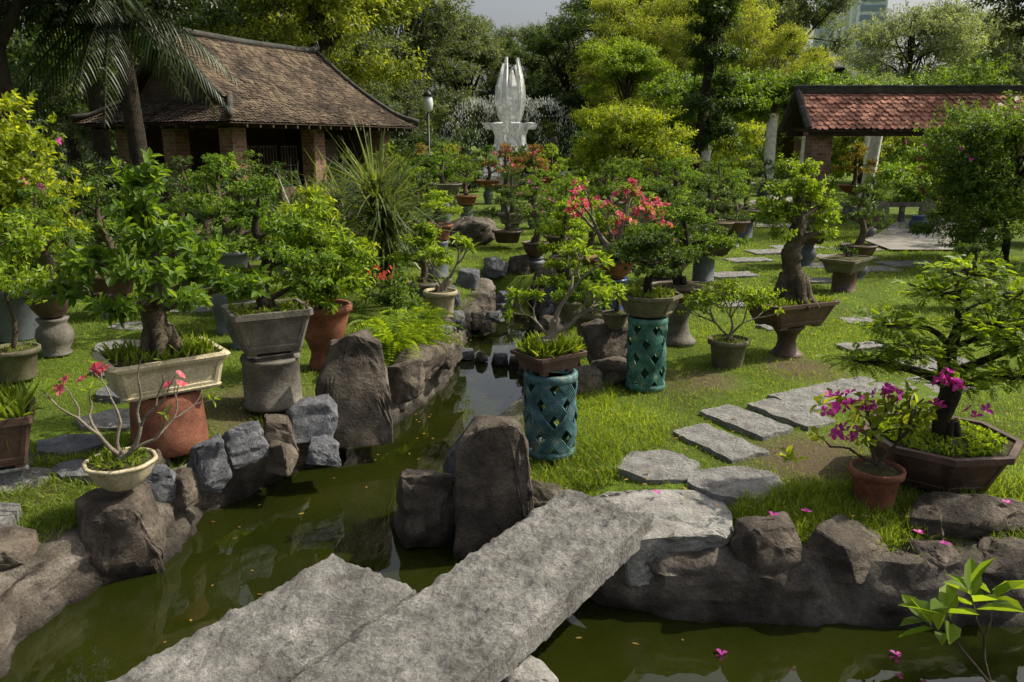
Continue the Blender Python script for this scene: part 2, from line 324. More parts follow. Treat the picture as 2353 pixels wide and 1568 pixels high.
def plant(label,loc,pot=None,rot=0,trunk=None,pads=None,leaf=None,bark=BARK,fork=None,flw=None,moss=0,name='potted_bonsai',cat_='bonsai',group=GB,seed=1,extra=None,branch=True,sc=1,tamp=.35):
    rs=random.Random(seed); R=root(name,loc,label,cat_,group,rot,sc); z0=0
    if pot:
        mk('pot',pot_mesh(pot['k'],pot.get('p','taper'),pot['w'],pot.get('d',pot['w']),pot['h'],pot['m']),R)
        z0=pot['h']*.9; mk('soil',soil_mesh(pot['k'],pot['w'],pot.get('d',pot['w']),z0,.03),R)
        if moss:
            n=moss; P=np.stack([rng.uniform(-.42,.42,n)*pot['w'],rng.uniform(-.42,.42,n)*pot.get('d',pot['w']),np.full(n,z0+.012)],1)
            if pot['k']!='rect': P=P[(P[:,0]/pot['w'])**2+(P[:,1]/pot.get('d',pot['w']))**2<.17]
            D=rng.normal(size=P.shape)*.6+np.array([0,0,1.2]); h=pot.get('gh',.05)
            mw=mk('moss_and_weeds',np_mesh('moss_and_weeds',*leafgeo(P,D,rng.normal(size=P.shape),h*rng.uniform(.5,1.3,len(P)),pot.get('gw',.014),.3),L_grass if pot.get('gl',1) else L_fresh),R); mw['kind']='stuff'
    tb=MB(); tips=[]
    if trunk:
        pts=curve([(p[0],p[1],p[2]+z0-.02) for p in trunk],4); rr=np.interp(np.linspace(0,len(trunk)-1,len(pts)),range(len(trunk)),[p[3] for p in trunk])
        tb.add(tube(pts,list(rr),14,tamp,seed))
        if trunk[0][3]>.05:
            for i in range(6):
                a=6.28*i/6+rs.uniform(-.3,.3); r0=trunk[0][3]
                b0=Vector(trunk[0][:3])+Vector((0,0,z0)); tb.add(tube(curve([b0+Vector((math.cos(a)*r0*.5,math.sin(a)*r0*.5,r0*1.6)),b0+Vector((math.cos(a)*r0*.95,math.sin(a)*r0*.95,r0*.4)),b0+Vector((math.cos(a)*r0*1.7,math.sin(a)*r0*1.7,-.02))],3),[r0*.35]*3+[r0*.3]*2+[r0*.22]+[r0*.12],6,.2,seed+i))
    if fork:
        for fk in fork:
            T=[]; forks(Vector(fk['p'])+Vector((0,0,z0-.01)),Vector(fk['d']),fk['L'],fk['r'],fk['n'],fk.get('s',.7),T,tips,rs,fk.get('up',.25),fk.get('kids',(2,3)))
            for a,b in T: tb.add(tube(curve(a,2),list(np.interp(np.linspace(0,2,5),[0,1,2],b)),6,.12,seed,False))
    if pads: pads=[(p[0],p[1],p[2]+z0,*p[3:]) for p in pads]
    if pads and trunk and branch:
        for p in pads:
            c=Vector(p[:3]); best=None
            for q,r in zip(pts,rr):
                dd=(q-c).length+max(0,q.z-(c.z-.25*(Vector((q.x,q.y,0))-Vector((c.x,c.y,0))).length))*3
                if best is None or dd<best[0]: best=(dd,q,r)
            q,r=best[1],best[2]
            if (q-c).length<.03: continue
            m=(q+c)/2+Vector((rs.uniform(-.1,.1),rs.uniform(-.1,.1),rs.uniform(.0,.12)))*(q-c).length
            rb=min(r*.6,.012+.06*(q-c).length*trunk[0][3]/.1); tb.add(tube(curve([q,m,c],3),list(np.linspace(rb,rb*.35,7)),6,.2,seed,False))
    lp=[]; tw=None
    if leaf:
        if pads:
            P,O,Cc=padpts(pads,leaf['n'],leaf.get('shell',.5),leaf.get('zb',.12))
            s=rng.random(len(P))<.5; tw=twigs(Cc[s],P[s],leaf.get('tr',.004),leaf.get('tr',.004)*.4)
            if leaf.get('pin'): lp.append(pinn(P,O*np.array([1,1,.6]),leaf['pin'],leaf['L']*rng.uniform(.7,1.2,len(P)),leaf['W'],leaf['ll']))
            else: lp.append(tufts(P,O,leaf['k'],leaf['L'],leaf['W'],leaf.get('tl',leaf['L']*1.6),leaf.get('nice',True),up=leaf.get('up',.8),flat=leaf.get('flat',.15)))
        if tips:
            TP=np.array([list(t[0]) for t in tips]);TO=np.array([list(t[1]) for t in tips])
            sel=rng.random(len(TP))<leaf.get('tipf',1)
            if sel.sum(): lp.append(tufts(TP[sel],TO[sel],leaf['k'],leaf['L'],leaf['W'],leaf.get('tl',leaf['L']*.6),True,flat=leaf.get('flat',0)))
    if tb.n:
        if tw is not None:
            V,F=tw; tb.add((V.tolist(),F.tolist()))
        mk('trunk',tb.mesh('trunk',bark,True),R)
    if lp: mk('crown',np_mesh('crown',*cat(lp),leaf['m']),R)
    if flw:
        if flw.get('at')=='tips':
            TP=np.array([list(t[0]) for t in tips]);TO=np.array([list(t[1]) for t in tips]);sel=rng.random(len(TP))<flw['f'];TP=TP[sel];TO=TO[sel]
            m=flw.get('m2',3);TP=np.repeat(TP,m,0)+rng.normal(size=(len(TP)*m,3))*flw['s']*.8;TO=np.repeat(TO,m,0)+rng.normal(size=(len(TO)*m,3))*.5
        elif flw.get('pads'):
            TP,TO,_=padpts([(p[0],p[1],p[2]+z0,*p[3:]) for p in flw['pads']],flw['n'],.5)
        else:
            P,O,_=padpts(pads,flw['n'],.2); TP=P;TO=O
        if len(TP): mk('blossom',np_mesh('blossom',*flowers(TP,TO,flw['s'],flw.get('pt',5)),flw['m']),R)
    return R
def pedestal(kind,loc,w,h,mat,label,name='plant_pedestal',catg='pedestal',rot=0,group='stands under the bonsai pots'):
    pr={'drum':[(.96,0),(1,.03),(.98,.3),(.94,.65),(.90,.97),(.88,1),(.6,1)],
        'cyl':[(1,0),(1,.06),(.97,.07),(.96,.92),(1,.94),(1,1),(.7,1)],
        'hour':[(1,0),(1.02,.08),(.85,.14),(.62,.3),(.55,.5),(.62,.68),(.88,.86),(1,.92),(1,1),(.6,1)],
        'jar':[(.8,0),(.84,.05),(.7,.12),(.95,.35),(1.05,.52),(.95,.72),(.7,.84),(.82,.93),(.9,1),(.6,1)],
        'square':[(1,0),(1,.08),(.8,.1),(.78,.88),(1,.9),(1,1),(.5,1)]}[kind]
    me=MB().add(loft([(s,z*h) for s,z in pr],shp('rect' if kind=='square' else 'round'),w,w,True,True)).mesh(name,mat,kind!='square')
    return meta(mk(name,me,None,loc,rot),label,catg,group)
def lattice_stool(loc,w,h,mat,label,rot=0):
    R=root('ceramic_stool',loc,label,'ceramic stool','glazed lattice ceramic stools',rot)
    r=w/2; ns=28
    for nm,z,hh in (('base_ring',0,.09*h),('rim',h*.90,.10*h)):
        rr=[(1.0,z),(1.05,z+hh*.15),(1.06,z+hh*.5),(1.04,z+hh*.85),(.98,z+hh),(.86,z+hh),(.86,z)]
        mk(nm,MB().add(loft(rr,shp('round',36),w,w,True,True)).mesh(nm,mat,True),R)
    b=MB(); nb=6; z0=.07*h; z1=.92*h; turns=.36; bw=.52
    for fam in (1,-1):
        for i in range(nb):
            for rib in range(6):
                off=(rib-2.5)*bw*.19
                pts=[]
                for s in range(ns+1):
                    t=s/ns; a=fam*(2*math.pi*turns*t)+2*math.pi*(i+off*.95)/nb
                    wv=.022*w*math.cos(math.pi*nb*2*turns*t*1.0+ i*math.pi+(0 if fam>0 else math.pi))
                    rad=(r*.95+wv)*(1+.03*math.sin(math.pi*t)); pts.append((rad*math.cos(a),rad*math.sin(a),z0+(z1-z0)*t))
                b.add(tube(pts,w*.027,5,0,0,False))
    mk('lattice_wall',b.mesh('lattice_wall',mat,True),R)
    return R
def rock(label,loc,size,seed,mat,rot=0,n=16,flat=False,name='rock',group='rocks edging the pond',sub=3,amp=.05,boxy=False,pts=None):
    rs=random.Random(seed); bm=bmesh.new()
    if pts:
        for p in pts: bm.verts.new(p)
    elif boxy:
        for sx in (-1,1):
            for sy in (-1,1):
                for sz in (-1,1):
                    k=.74 if sz>0 else 1.0
                    bm.verts.new((sx*.5*k*rs.uniform(.45,1),sy*.5*k*rs.uniform(.45,1),sz*.5*rs.uniform(.5,1)))
        for i in range(6):
            d=Vector((rs.gauss(0,1),rs.gauss(0,1),rs.gauss(0,.7))).normalized()*.5*rs.uniform(.9,1.08); bm.verts.new(d)
    else:
        for i in range(n):
            d=Vector((rs.gauss(0,1),rs.gauss(0,1),rs.gauss(0,1))).normalized()
            m=max(abs(d.x),abs(d.y),abs(d.z)); d=d*(.55+.45/m*.75)*.5*rs.uniform(.85,1.05)
            if flat and d.z>0: d.z=.35+rs.uniform(0,.05)
            bm.verts.new((d.x,d.y,d.z))
    r=bmesh.ops.convex_hull(bm,input=bm.verts); 
    bmesh.ops.delete(bm,geom=[g for g in r['geom_interior'] if isinstance(g,bmesh.types.BMVert)],context='VERTS')
    for v in bm.verts: v.co=Vector((v.co.x*size[0],v.co.y*size[1],v.co.z*size[2]))
    bmesh.ops.bevel(bm,geom=list(bm.edges),offset=min(size)*.022,segments=1,affect='EDGES')
    bmesh.ops.triangulate(bm,faces=bm.faces)
    for _ in range(sub): bmesh.ops.subdivide_edges(bm,edges=[e for e in bm.edges if e.calc_length()>max(size)*.06],cuts=1,use_grid_fill=True); bmesh.ops.triangulate(bm,faces=bm.faces)
    bm.normal_update(); s=sum(size)/3; o=Vector((seed*1.7,seed*.9,0))
    for v in bm.verts:
        q=v.co/s; d=noise.fractal(q*3.2+o,1,2,5)*amp*s*.8+ (abs(noise.noise(q*Vector((1.2,1.2,5))+o)))*-.05*s
        dd=noise.voronoi(q*1.8+o)[0]; d-=max(0,.06-(dd[1]-dd[0]))*.4*s
        v.co+=v.normal*d
    me=bpy.data.meshes.new(name); bm.to_mesh(me); bm.free(); me.materials.append(mat); me.polygons.foreach_set('use_smooth',[True]*len(me.polygons))
    me.set_sharp_from_angle(angle=math.radians(24))
    return meta(mk(name,me,None,loc,rot),label,'rock',group)
def stone(poly,T,amp,seed,mat,loc,label,name='stepping_stone',cat_='stepping stone',group='granite stepping stones across the lawn',z=.035,dens=.05):
    P=[Vector((*p,0)) for p in poly]; per=[]
    for i in range(len(P)):
        a,b=P[i],P[(i+1)%len(P)]; m=max(2,int((b-a).length/dens))
        for j in range(m):
            q=a.lerp(b,j/m)
            if j==0: q=q*.975
            per.append(q+Vector((noise.noise(q*4+Vector((seed,0,0))),noise.noise(q*4+Vector((0,seed,9))),0))*.018+Vector((noise.noise(q*19+Vector((seed,0,0))),noise.noise(q*19+Vector((0,seed,9))),0))*.013)
    n=len(per); V=[(0,0,0)];F=[]; size=max(p.length for p in per); rl=[i/ max(6,int(size/dens)) for i in range(1,max(6,int(size/dens)))]+[.975,.995,1.0,1.0]
    for i,s in enumerate(rl):
        for q in per:
            zz=amp*noise.fractal(Vector((q.x*s*9,q.y*s*9,seed)),.8,2,5)
            if i==len(rl)-2: zz-=.010
            if i==len(rl)-1: zz=-T
            jj=1.0 if i<len(rl)-1 else 1.01
            V.append((q.x*s*jj,q.y*s*jj,zz))
    for k in range(n): F.append((0,1+k,1+(k+1)%n))
    for i in range(len(rl)-1):
        for k in range(n): a=1+i*n+k;b=1+i*n+(k+1)%n;F.append((a,a+n,b+n,b))
    me=MB().add((V,F)).mesh(name,mat,True,45)
    return meta(mk(name,me,None,(*loc,z)),label,cat_,group)
# ---------------------------------------------------------------- terrain and pond
WZ=-.45
LB=[(-.3,13.8),(-.40,12),(-.64,10.8),(-.66,9.8),(-.86,8.3),(-1.33,7.04),(-1.95,5.95),(-2.31,5.34),(-2.26,4.85),(-2.5,4.5),(-2.73,3.95),(-2.68,3.5),(-2.6,2.5),(-2.7,.9)]
RB=[(14,4.3),(7,4.25),(4.2,4.15),(2.93,4.05),(2.05,4.02),(1.31,4.06),(.66,4.20),(.42,4.42),(.22,4.80),(-.10,5.02),(-.30,5.25),(-.30,5.6),(-.26,6.0),(-.10,6.8),(.12,7.41),(.21,8.73),(.3,9.8),(.45,10.8),(.45,12.6),(.3,13.8)]
NB=[(-2.7,.9),(-1,.85),(2,.75),(6,.8),(14,.8)]
def smoothline(l): return [(v.x,v.y) for v in curve([(a,b,0) for a,b in l],5)]
LBs,RBs,NBs=smoothline(LB),smoothline(RB),smoothline(NB)
POLY=np.array(LBs+NBs[1:]+RBs)
def sdist(X,Y):
    P=np.stack([X,Y],-1).reshape(-1,2); best=np.full(len(P),1e9); inside=np.zeros(len(P),bool); n=len(POLY)
    for i in range(n):
        a=POLY[i];b=POLY[(i+1)%n];ab=b-a; L=(ab@ab)
        if L<1e-12: continue
        t=np.clip(((P-a)@ab)/L,0,1); d=np.linalg.norm(P-a-t[:,None]*ab,axis=1); best=np.minimum(best,d)
        c=((a[1]>P[:,1])!=(b[1]>P[:,1])); 
        with np.errstate(divide='ignore',invalid='ignore'): xx=(b[0]-a[0])*(P[:,1]-a[1])/(b[1]-a[1])+a[0]
        inside^=(c&(P[:,0]<xx))
    return np.where(inside,-best,best).reshape(X.shape)
def axis(a,b,step,far):
    v=list(np.arange(a,b+1e-6,step)); s=step; x=v[-1]
    while x<far: s*=1.25; x+=s; v.append(x)
    s=step; x=v[0]
    while x>-far: s*=1.25; x-=s; v.insert(0,x)
    return np.array(v)
xs=axis(-7,9,.08,700); ys=axis(0,16,.08,700)
X,Y=np.meshgrid(xs,ys); sd=sdist(X,Y)
def gz(X,Y,S): return (.02*np.sin(X*1.3+.5*Y)*np.cos(Y*.9)+.012*np.sin(3.1*X-Y*2.3))*np.clip((S-.3)/1.5,0,1)-.11*np.clip(1-(S-.25)/.45,0,1)
Z=gz(X,Y,sd); k=np.clip((.27-sd)/.2,0,1); Z=Z*(1-k)-1.1*k
nx,ny=len(xs),len(ys); V=np.stack([X,Y,Z],-1).reshape(-1,3); i=np.arange((ny-1)*(nx-1)); r=i//(nx-1); c=i%(nx-1); a=r*nx+c
g=mk('ground',np_mesh('ground',V,np.stack([a,a+1,a+nx+1,a+nx],1),LAWN,True)); g['kind']='structure'
w=mk('water',MB().add(([(-3.6,.5,0),(15,.5,0),(15,15,0),(-3.6,15,0)],[(0,1,2,3)])).mesh('water',WATER),None,(0,0,WZ)); w['kind']='structure'
def bank(line,label,cr=1,name='pond_wall'):
    P=[Vector((a,b,0)) for a,b in line]; Q=[]
    for i in range(len(P)-1):
        m=max(1,int((P[i+1]-P[i]).length/.032))
        for j in range(m): Q.append(P[i].lerp(P[i+1],j/m))
    Q.append(P[-1]); sec=[(-.10,-1.0),(-.06,-.62),(-.03,-.5),(-.02,-.45),(-.01,-.41),(.0,-.37),(.005,-.33),(.01,-.29),(.015,-.25),(.02,-.21),(.03,-.17),(.04,-.13),(.05,-.09),(.06,-.055),(.075,-.02),(.10,.002),(.15,.012),(.21,.015),(.25,.01),(.29,-.0),(.34,-.02),(.42,-.06)]
    V=[];F=[];m=len(sec)
    for i,q in enumerate(Q):
        d=(Q[min(i+8,len(Q)-1)]-Q[max(i-8,0)]).normalized(); nrm=Vector((d.y,-d.x,0))
        for (o,z) in sec:
            if z>-.45: z=-.45+(z+.45)*.80
            p=q+nrm*o+Vector((0,0,z))
            nn=noise.fractal(Vector((p.x*4,p.y*4,p.z*7)),1,2,5); big=noise.noise(Vector((p.x*1.3,p.y*1.3,5)))
            vd=noise.voronoi(Vector((p.x*2.2,p.y*2.2,p.z*2.6+.3*big)))[0]; crack=min(.22,vd[1]-vd[0])/.22; bump=(1-crack)*.075*cr; lay=abs(noise.noise(Vector((p.x*.8,p.y*.8,p.z*9))))*.10*cr
            p+=nrm*((nn*.045+big*.06+bump+lay-.035)*(1 if z<-.1 else .3))+Vector((0,0,(nn*.025+big*.025-bump*.6+vd[0]*-.05*cr+.02*cr)*(1 if z>-.18 else 0)*(0 if o>.33 else 1))); V.append(p)
    for i in range(len(Q)-1):
        for k in range(m-1):
            a=i*m+k; F.append((a,a+1,a+m+1,a+m))
    return meta(mk(name,MB().add((V,F)).mesh(name,WALL,True,32)),label,'pond wall','rough stone walls round the pond')
bank(LBs,'rough mossy stone wall holding the lawn along the green channel',.5)
bank(RBs,'low weathered cement wall under lawn and rocks at the pond',.22)
bank(NBs,'rough stone wall along the near pond edge',.3)
# ---------------------------------------------------------------- bridge
u=Vector((-.555,-.832))
for nm,A,B,L,lab,sd_ in (('stone_slab',(.34,4.66),(.83,4.30),4.9,'long rough granite slab bridging from bank to bank',3),('stone_slab',(-.945,3.83),(-.475,3.49),3.9,'shorter rough granite slab set beside the long one',11)):
    A=Vector(A);B=Vector(B); c=[A,B,B+u*L,A+u*L]; W=(B-A).length; res=.013; nl=int(L/res*.6); nw=int(W/res)
    V=[];F=[]
    for i in range(nl+1):
        for j in range(nw+1):
            p=c[0].lerp(c[1],j/nw).lerp(c[3].lerp(c[2],j/nw),i/nl); e=min(i/2,1,(nl-i)/2,j/2,(nw-j)/2)
            q=Vector((p.x*5,p.y*5,sd_)); v2=noise.voronoi(q*3.2)[0][0]; v3=noise.voronoi(q*7)[0][0]; z=.112+.007*noise.fractal(q*.7,1,2,3)+.016*noise.fractal(q*3.5,.7,2,5)-.016*v2-.012*v3-(1-min(1,e))*.012
            jx=(.6*noise.noise(Vector((p.x*3,p.y*3,sd_+5)))+.7*noise.noise(Vector((p.x*16,p.y*16,sd_+5))))*.011 if e<1 else 0
            V.append((p.x+jx,p.y+jx*.5,z))
    per=[j for j in range(nw+1)]+[i*(nw+1)+nw for i in range(1,nl+1)]+[nl*(nw+1)+j for j in range(nw-1,-1,-1)]+[i*(nw+1) for i in range(nl-1,0,-1)]
    for i in range(nl):
        for j in range(nw): a=i*(nw+1)+j; F.append((a,a+nw+1,a+nw+2,a+1))
    last=per
    for zz in (-.025,-.05,-.08,-.11,-.14,-.155):
        new=[]
        for t in per:
            p=V[t]; nn=.016*noise.fractal(Vector((p[0]*10,p[1]*10,zz*30)),1,2,4); new.append(len(V)); V.append((p[0]+nn,p[1]+nn,p[2]+zz if zz>-.15 else -.05))
        for k in range(len(per)): a,b=last[k],last[(k+1)%len(per)]; c2,d2=new[(k+1)%len(per)],new[k]; F.append((a,b,c2,d2))
        last=new
    F.append(tuple(last))
    meta(mk(nm,MB().add((V,F)).mesh(nm,GRAN,True,40)),lab,'stone slab','granite slabs of the footbridge')
# ---------------------------------------------------------------- stepping stones
def rectp(w,d,a):
    ca,sa=math.cos(a),math.sin(a); return [(x*ca-y*sa,x*sa+y*ca) for x,y in ((-w/2,-d/2),(w/2,-d/2),(w/2,d/2),(-w/2,d/2))]
def hexp(r,a,sx=1,sy=1,n=6): return [(math.cos(a+6.283*i/n)*r*sx*(1+.08*math.sin(i*2.7+a)),math.sin(a+6.283*i/n)*r*sy) for i in range(n)]
ST=[]
def step(poly,loc,lab='rough grey granite stepping stone set in grass',mat=STEP,z=.026): 
    ST.append((loc,max(Vector(p).length for p in poly),poly)); stone(poly,.12,.013,len(ST)*1.3,mat,loc,lab,z=z)
step(hexp(.30,.2,1,1.02),(1.03,5.20),'many-sided pale granite stepping stone in grass')
step(hexp(.31,.5,1.05,.95,7),(1.50,4.90),'many-sided pale granite stepping stone in grass')
step(rectp(.68,.36,-1.08),(1.56,5.66)); step(rectp(.70,.36,-1.05),(1.90,6.14)); step(rectp(.68,.34,-1.05),(2.33,6.32))
step(rectp(1.28,.50,.50),(2.95,6.88),'long rectangular rough granite paving slab in grass')
step(rectp(1.1,.5,.50),(3.72,6.98),'long rectangular rough granite paving slab in grass')
for x,y,a,wx,wy in ((4.35,7.9,.3,.8,.5),(3.9,8.6,.2,.5,.3),(4.5,9.9,.1,.6,.35),(3.3,9.6,.3,.5,.3),(4.0,11.6,.2,.7,.4),(4.9,13.0,.1,.8,.45),(3.8,13.6,.2,.8,.5),(5.6,14.6,.2,.9,.6),(4.6,15.4,.2,.9,.5),(6.4,14.2,.2,1.0,.6),(6.6,15.8,.1,1.1,.7),(5.4,16.6,.2,.9,.6),(3.2,11.0,.1,.7,.4),(7.5,14.9,.2,1.1,.6),(6.2,17.4,.2,1.1,.6),(7.3,17.0,.2,1.1,.6)): step(rectp(wx,wy,a),(x,y),z=.025)
for x,y,r in ((-3.4,4.95,.30),(-2.95,5.15,.24),(-3.3,4.35,.34),(-3.2,6.15,.33),(-3.5,6.9,.27),(-3.9,7.6,.27),(-3.3,5.6,.25),(-4.3,8.6,.35),(-4.6,9.6,.35),(-4.3,10.6,.35)): step(hexp(r,x,1.1,.8),(x,y),'dark grey flagstone set in grass',STEP if r>.28 else R_slate,.03)
ST.append(((.95,4.55),.5,[(-.48,-.35),(.35,-.42),(.42,.12),(.2,.30),(-.25,.34),(-.5,.15)]))
def sheet(pts,name,mat,z): o=mk(name,MB().add(([(a,b,0) for a,b in pts],[tuple(range(len(pts)))])).mesh(name,mat),None,(0,0,z)); o['kind']='structure'
sheet([(8.0,16.8),(9.8,16.8),(11.6,19),(14,24),(11.6,24),(9.5,20.5),(8.2,18.6)],'pavement',PATH,.035)
sheet([(6.6,21.5),(7.6,21.5),(8.3,27),(12.6,34),(12,36),(7.6,29),(6.4,24)],'path',PATH,.031)
sheet([(-12,44),(14,44),(14,47),(-12,47)],'far_path',PATH,.03)
# ---------------------------------------------------------------- rocks
K=0
def rk(x,y,zc,s,mat,lab,rot=0,n=16,flat=False,amp=.04,name='rock',pts=None):
    global K; K+=1; return rock(lab,(x,y,zc),s,K*3+1,mat,rot,n,flat,name,amp=amp,boxy=(n<=16 and not flat),pts=pts)
SL='grey slate rock set on the pond wall'; BR='dark brown weathered boulder on the pond edge'
rk(-2.14,5.22,.0,(.34,.30,.46),R_slate,SL,.4); rk(-2.02,5.62,.02,(.44,.32,.38),R_slate,SL,.9); rk(-1.84,5.86,.0,(.32,.28,.32),R_brown,BR,.3); rk(-1.62,6.10,.06,(.46,.36,.40),R_slate,'pale blue-grey rock on the pond wall',.2,14)
rk(-2.28,5.05,-.1,(.3,.3,.3),R_brown,BR,1.4); rk(-1.78,5.7,-.12,(.34,.3,.28),R_brown,BR,1.4); rk(-1.5,5.9,-.15,(.3,.3,.26),R_slate,SL,.4)
rk(-1.38,6.50,.20,(.66,.50,1.00),R_brown,'tall dark boulder standing on the channel wall',.3,15,pts=[(-.5,-.4,-.5),(.5,-.4,-.5),(.5,.4,-.5),(-.5,.4,-.5),(-.46,-.3,.0),(-.26,-.22,.40),(.02,-.28,.5),(.40,-.2,.36),(.5,-.3,.0),(-.22,.25,.38),(.30,.28,.46),(.5,.3,.1),(-.42,.3,.0)])
rk(-1.02,7.10,.06,(.44,.50,.46),R_brown,BR,.5); rk(-.92,7.70,.06,(.50,1.05,.42),R_brown,'long layered boulder lying along channel wall',-.35,20); rk(-.72,8.4,.03,(.42,.7,.36),R_brown,BR,-.2)
rk(-2.42,5.0,-.08,(.36,.30,.38),R_slate,SL,.6); rk(-.78,8.95,.0,(.40,.35,.35),R_slate,SL); rk(-.88,9.35,.02,(.55,.45,.35),R_brown,BR,.4); rk(-.82,10.0,.0,(.45,.45,.3),R_slate,SL,.7)
rk(-2.46,4.62,-.22,(.66,.58,.76),R_brown,'stump-like weathered rock rising from the water',.3,22,True,.08)
rk(-3.05,4.1,-.06,(.75,.55,.34),R_brown,BR,.6,22); rk(-3.3,3.6,.0,(.6,.6,.36),R_brown,BR,1.2,22); rk(-2.6,5.35,.0,(.3,.3,.22),R_brown,BR,.9)
TALL=[(-.5,-.45,-.5),(.45,-.5,-.5),(.5,.45,-.5),(-.5,.45,-.5),(-.48,-.42,.24),(-.42,-.34,.36),(-.16,-.36,.46),(.20,-.38,.5),(.40,-.35,.42),(.5,-.4,.0),(-.44,.3,.26),(-.2,.32,.46),(.30,.32,.46),(.48,.35,.10)]
rk(-.13,4.96,-.03,(.54,.46,1.02),R_brown,'tall squared boulder standing in the pond',.05,12,False,.03,pts=TALL)
rk(-.58,5.08,-.24,(.58,.50,.60),R_brown,'dark block of rock half in the water',.3,14); rk(-.38,5.50,-.10,(.28,.30,.46),R_slate,SL,.2); rk(-.26,6.0,-.28,(.34,.5,.36),R_brown,BR); rk(.22,5.0,-.14,(.40,.50,.30),R_brown,BR,.4,20)
rk(.93,4.50,-.19,(1.12,.86,.52),R_pale,'broad pale flat-topped rock at the bridge end',.15,30,True,.02); rk(.72,4.30,-.24,(.6,.4,.34),R_pale,'pale block of rock under the bridge end',.1,22,True,.03)
rk(1.50,4.24,-.05,(.56,.42,.38),R_brown,BR,.3,14); rk(1.96,4.22,-.10,(.62,.42,.34),R_brown,BR,.7,14); rk(2.40,4.20,-.14,(.48,.36,.26),R_brown,BR,.1,18); rk(2.82,4.48,.0,(.95,.50,.38),R_brown,BR,.1,20); rk(2.85,4.16,-.14,(.6,.42,.30),R_brown,BR,1.,18); rk(2.5,4.42,-.02,(.36,.28,.22),R_brown,BR,1.); rk(3.4,4.3,-.08,(.6,.42,.38),R_brown,BR,2.,18)
rk(.06,3.18,-.24,(.42,.36,.46),R_pale,'rounded pale rock supporting the stone bridge',.4,20)
for i,(x,y,s) in enumerate(((-.56,9.75,.26),(-.38,9.62,.2),(-.16,9.5,.28),(.04,9.35,.22),(.2,9.1,.3),(-.5,11.3,.4),(-.25,11.5,.3),(-.55,11.9,.5),(-.15,12.1,.3),(-.42,12.6,.4),(-.1,12.9,.4),(-.36,10.9,.28))): rk(x,y,-.38 if i<5 else -.28,(s,s*.8,s*.7),(R_slate,R_brown)[i%2],'small stone in the shallow stream',i)
for x,y,s in ((.45,9.3,.4),(.55,10.0,.45),(.72,10.7,.5),(.7,11.4,.5),(.75,12.2,.55),(.6,13.2,.6),(-.7,12.9,.5),(-.3,14.2,.6),(.2,14.4,.6),(-.9,11.3,.45)): rk(x,y,.05,(s,s*.9,s*.8),(R_brown,R_slate)[int(x*10)%2],BR,x*5)
rk(.66,6.95,.08,(.42,.34,.36),R_brown,BR,.2); rk(.95,7.3,.1,(.6,.4,.3),R_brown,BR,.6); rk(.50,7.6,.08,(.42,.40,.4),R_brown,BR,.6); rk(.35,7.9,-.1,(.4,.4,.4),R_slate,SL,.6)
rk(.90,7.55,.26,(.60,.48,.66),R_brown,'broken dark stump-shaped rock used as plant stand',.4,22,True,.07); rk(.45,8.4,.05,(.45,.5,.4),R_brown,BR)
rk(-.9,18,.3,(1.45,1.1,.9),R_brown,'big rounded brown boulder on the lawn',.3,30,False,.04); rk(3.5,17,.2,(.8,.7,.6),R_pale,'rounded boulder on the lawn',.3,26)
# ---------------------------------------------------------------- key plants
lf=lambda m,n,k,L,W,**kw: dict(m=m,n=n,k=k,L=L,W=W,**kw)
plant('leafless branching desert rose with pink flowers in pale lobed bowl',(-2.42,4.60,.14),dict(k='lobed',p='bowl',w=.40,h=.17,m=C_cream,gh=.05),.2,trunk=[(0,0,0,.05),(.02,0,.05,.035),(.03,0,.09,.02)],
 fork=[dict(p=(.02,0,.03),d=(-.6,0,.8),L=.20,r=.016,n=3,s=.55,up=.35,kids=(1,2)),dict(p=(.03,0,.03),d=(.5,-.1,.9),L=.24,r=.016,n=3,s=.5,up=.3,kids=(1,2)),dict(p=(.03,.02,.03),d=(.9,.1,.5),L=.2,r=.014,n=3,s=.6,up=.35,kids=(1,2)),dict(p=(.0,.02,.03),d=(.05,.2,1),L=.22,r=.014,n=3,s=.5,up=.3,kids=(1,2))],
 leaf=lf(L_fresh,0,4,.07,.026,tipf=.5),bark=BARKP,flw=dict(at='tips',f=.35,m2=3,s=.042,m=F_pink),moss=260,seed=3)
pedestal('drum',(-2.56,5.62,0),.54,.44,C_terra,'big upturned terracotta drum under a cream planter')
plant('leafy bonsai with gnarled trunk in cream rectangular planter',(-2.56,5.62,.47),dict(k='rect',p='deep',w=.80,d=.60,h=.26,m=C_cream,gh=.09),math.radians(38),
 trunk=[(0,0,0,.13),(.0,0,.15,.10),(-.02,.02,.35,.075),(.02,0,.6,.05),(0,0,.9,.03),(0,0,1.2,.012)],
 pads=[(0,0,1.26,.18,.18,.14),(-.06,.05,1.06,.20,.20,.10),(.04,-.05,.90,.24,.24,.10),(-.40,.15,.72,.22,.22,.09),(.34,-.1,.74,.24,.24,.09),(-.1,-.3,.66,.22,.22,.09),(.1,.3,.72,.24,.24,.10),(-.50,.34,.48,.20,.20,.08),(.50,-.40,.52,.23,.23,.08),(-.30,-.30,.44,.20,.20,.07),(.08,-.46,.48,.18,.18,.07),(.42,.15,.52,.22,.22,.08)],
 leaf=lf(L_brt,240,9,.085,.046,tl=.11),moss=420,seed=5,bark=BARK)
plant('grass growing in a weathered brown square pot',(-3.42,4.95,.16),dict(k='rect',p='taper',w=.5,d=.5,h=.34,m=C_brown,gh=.16,gw=.012),.5,moss=500,name='potted_grass',cat_='potted plant',group=None)
pedestal('square',(-3.42,4.95,0),.36,.14,R_slate,'low stone block under a square pot',rot=.5)
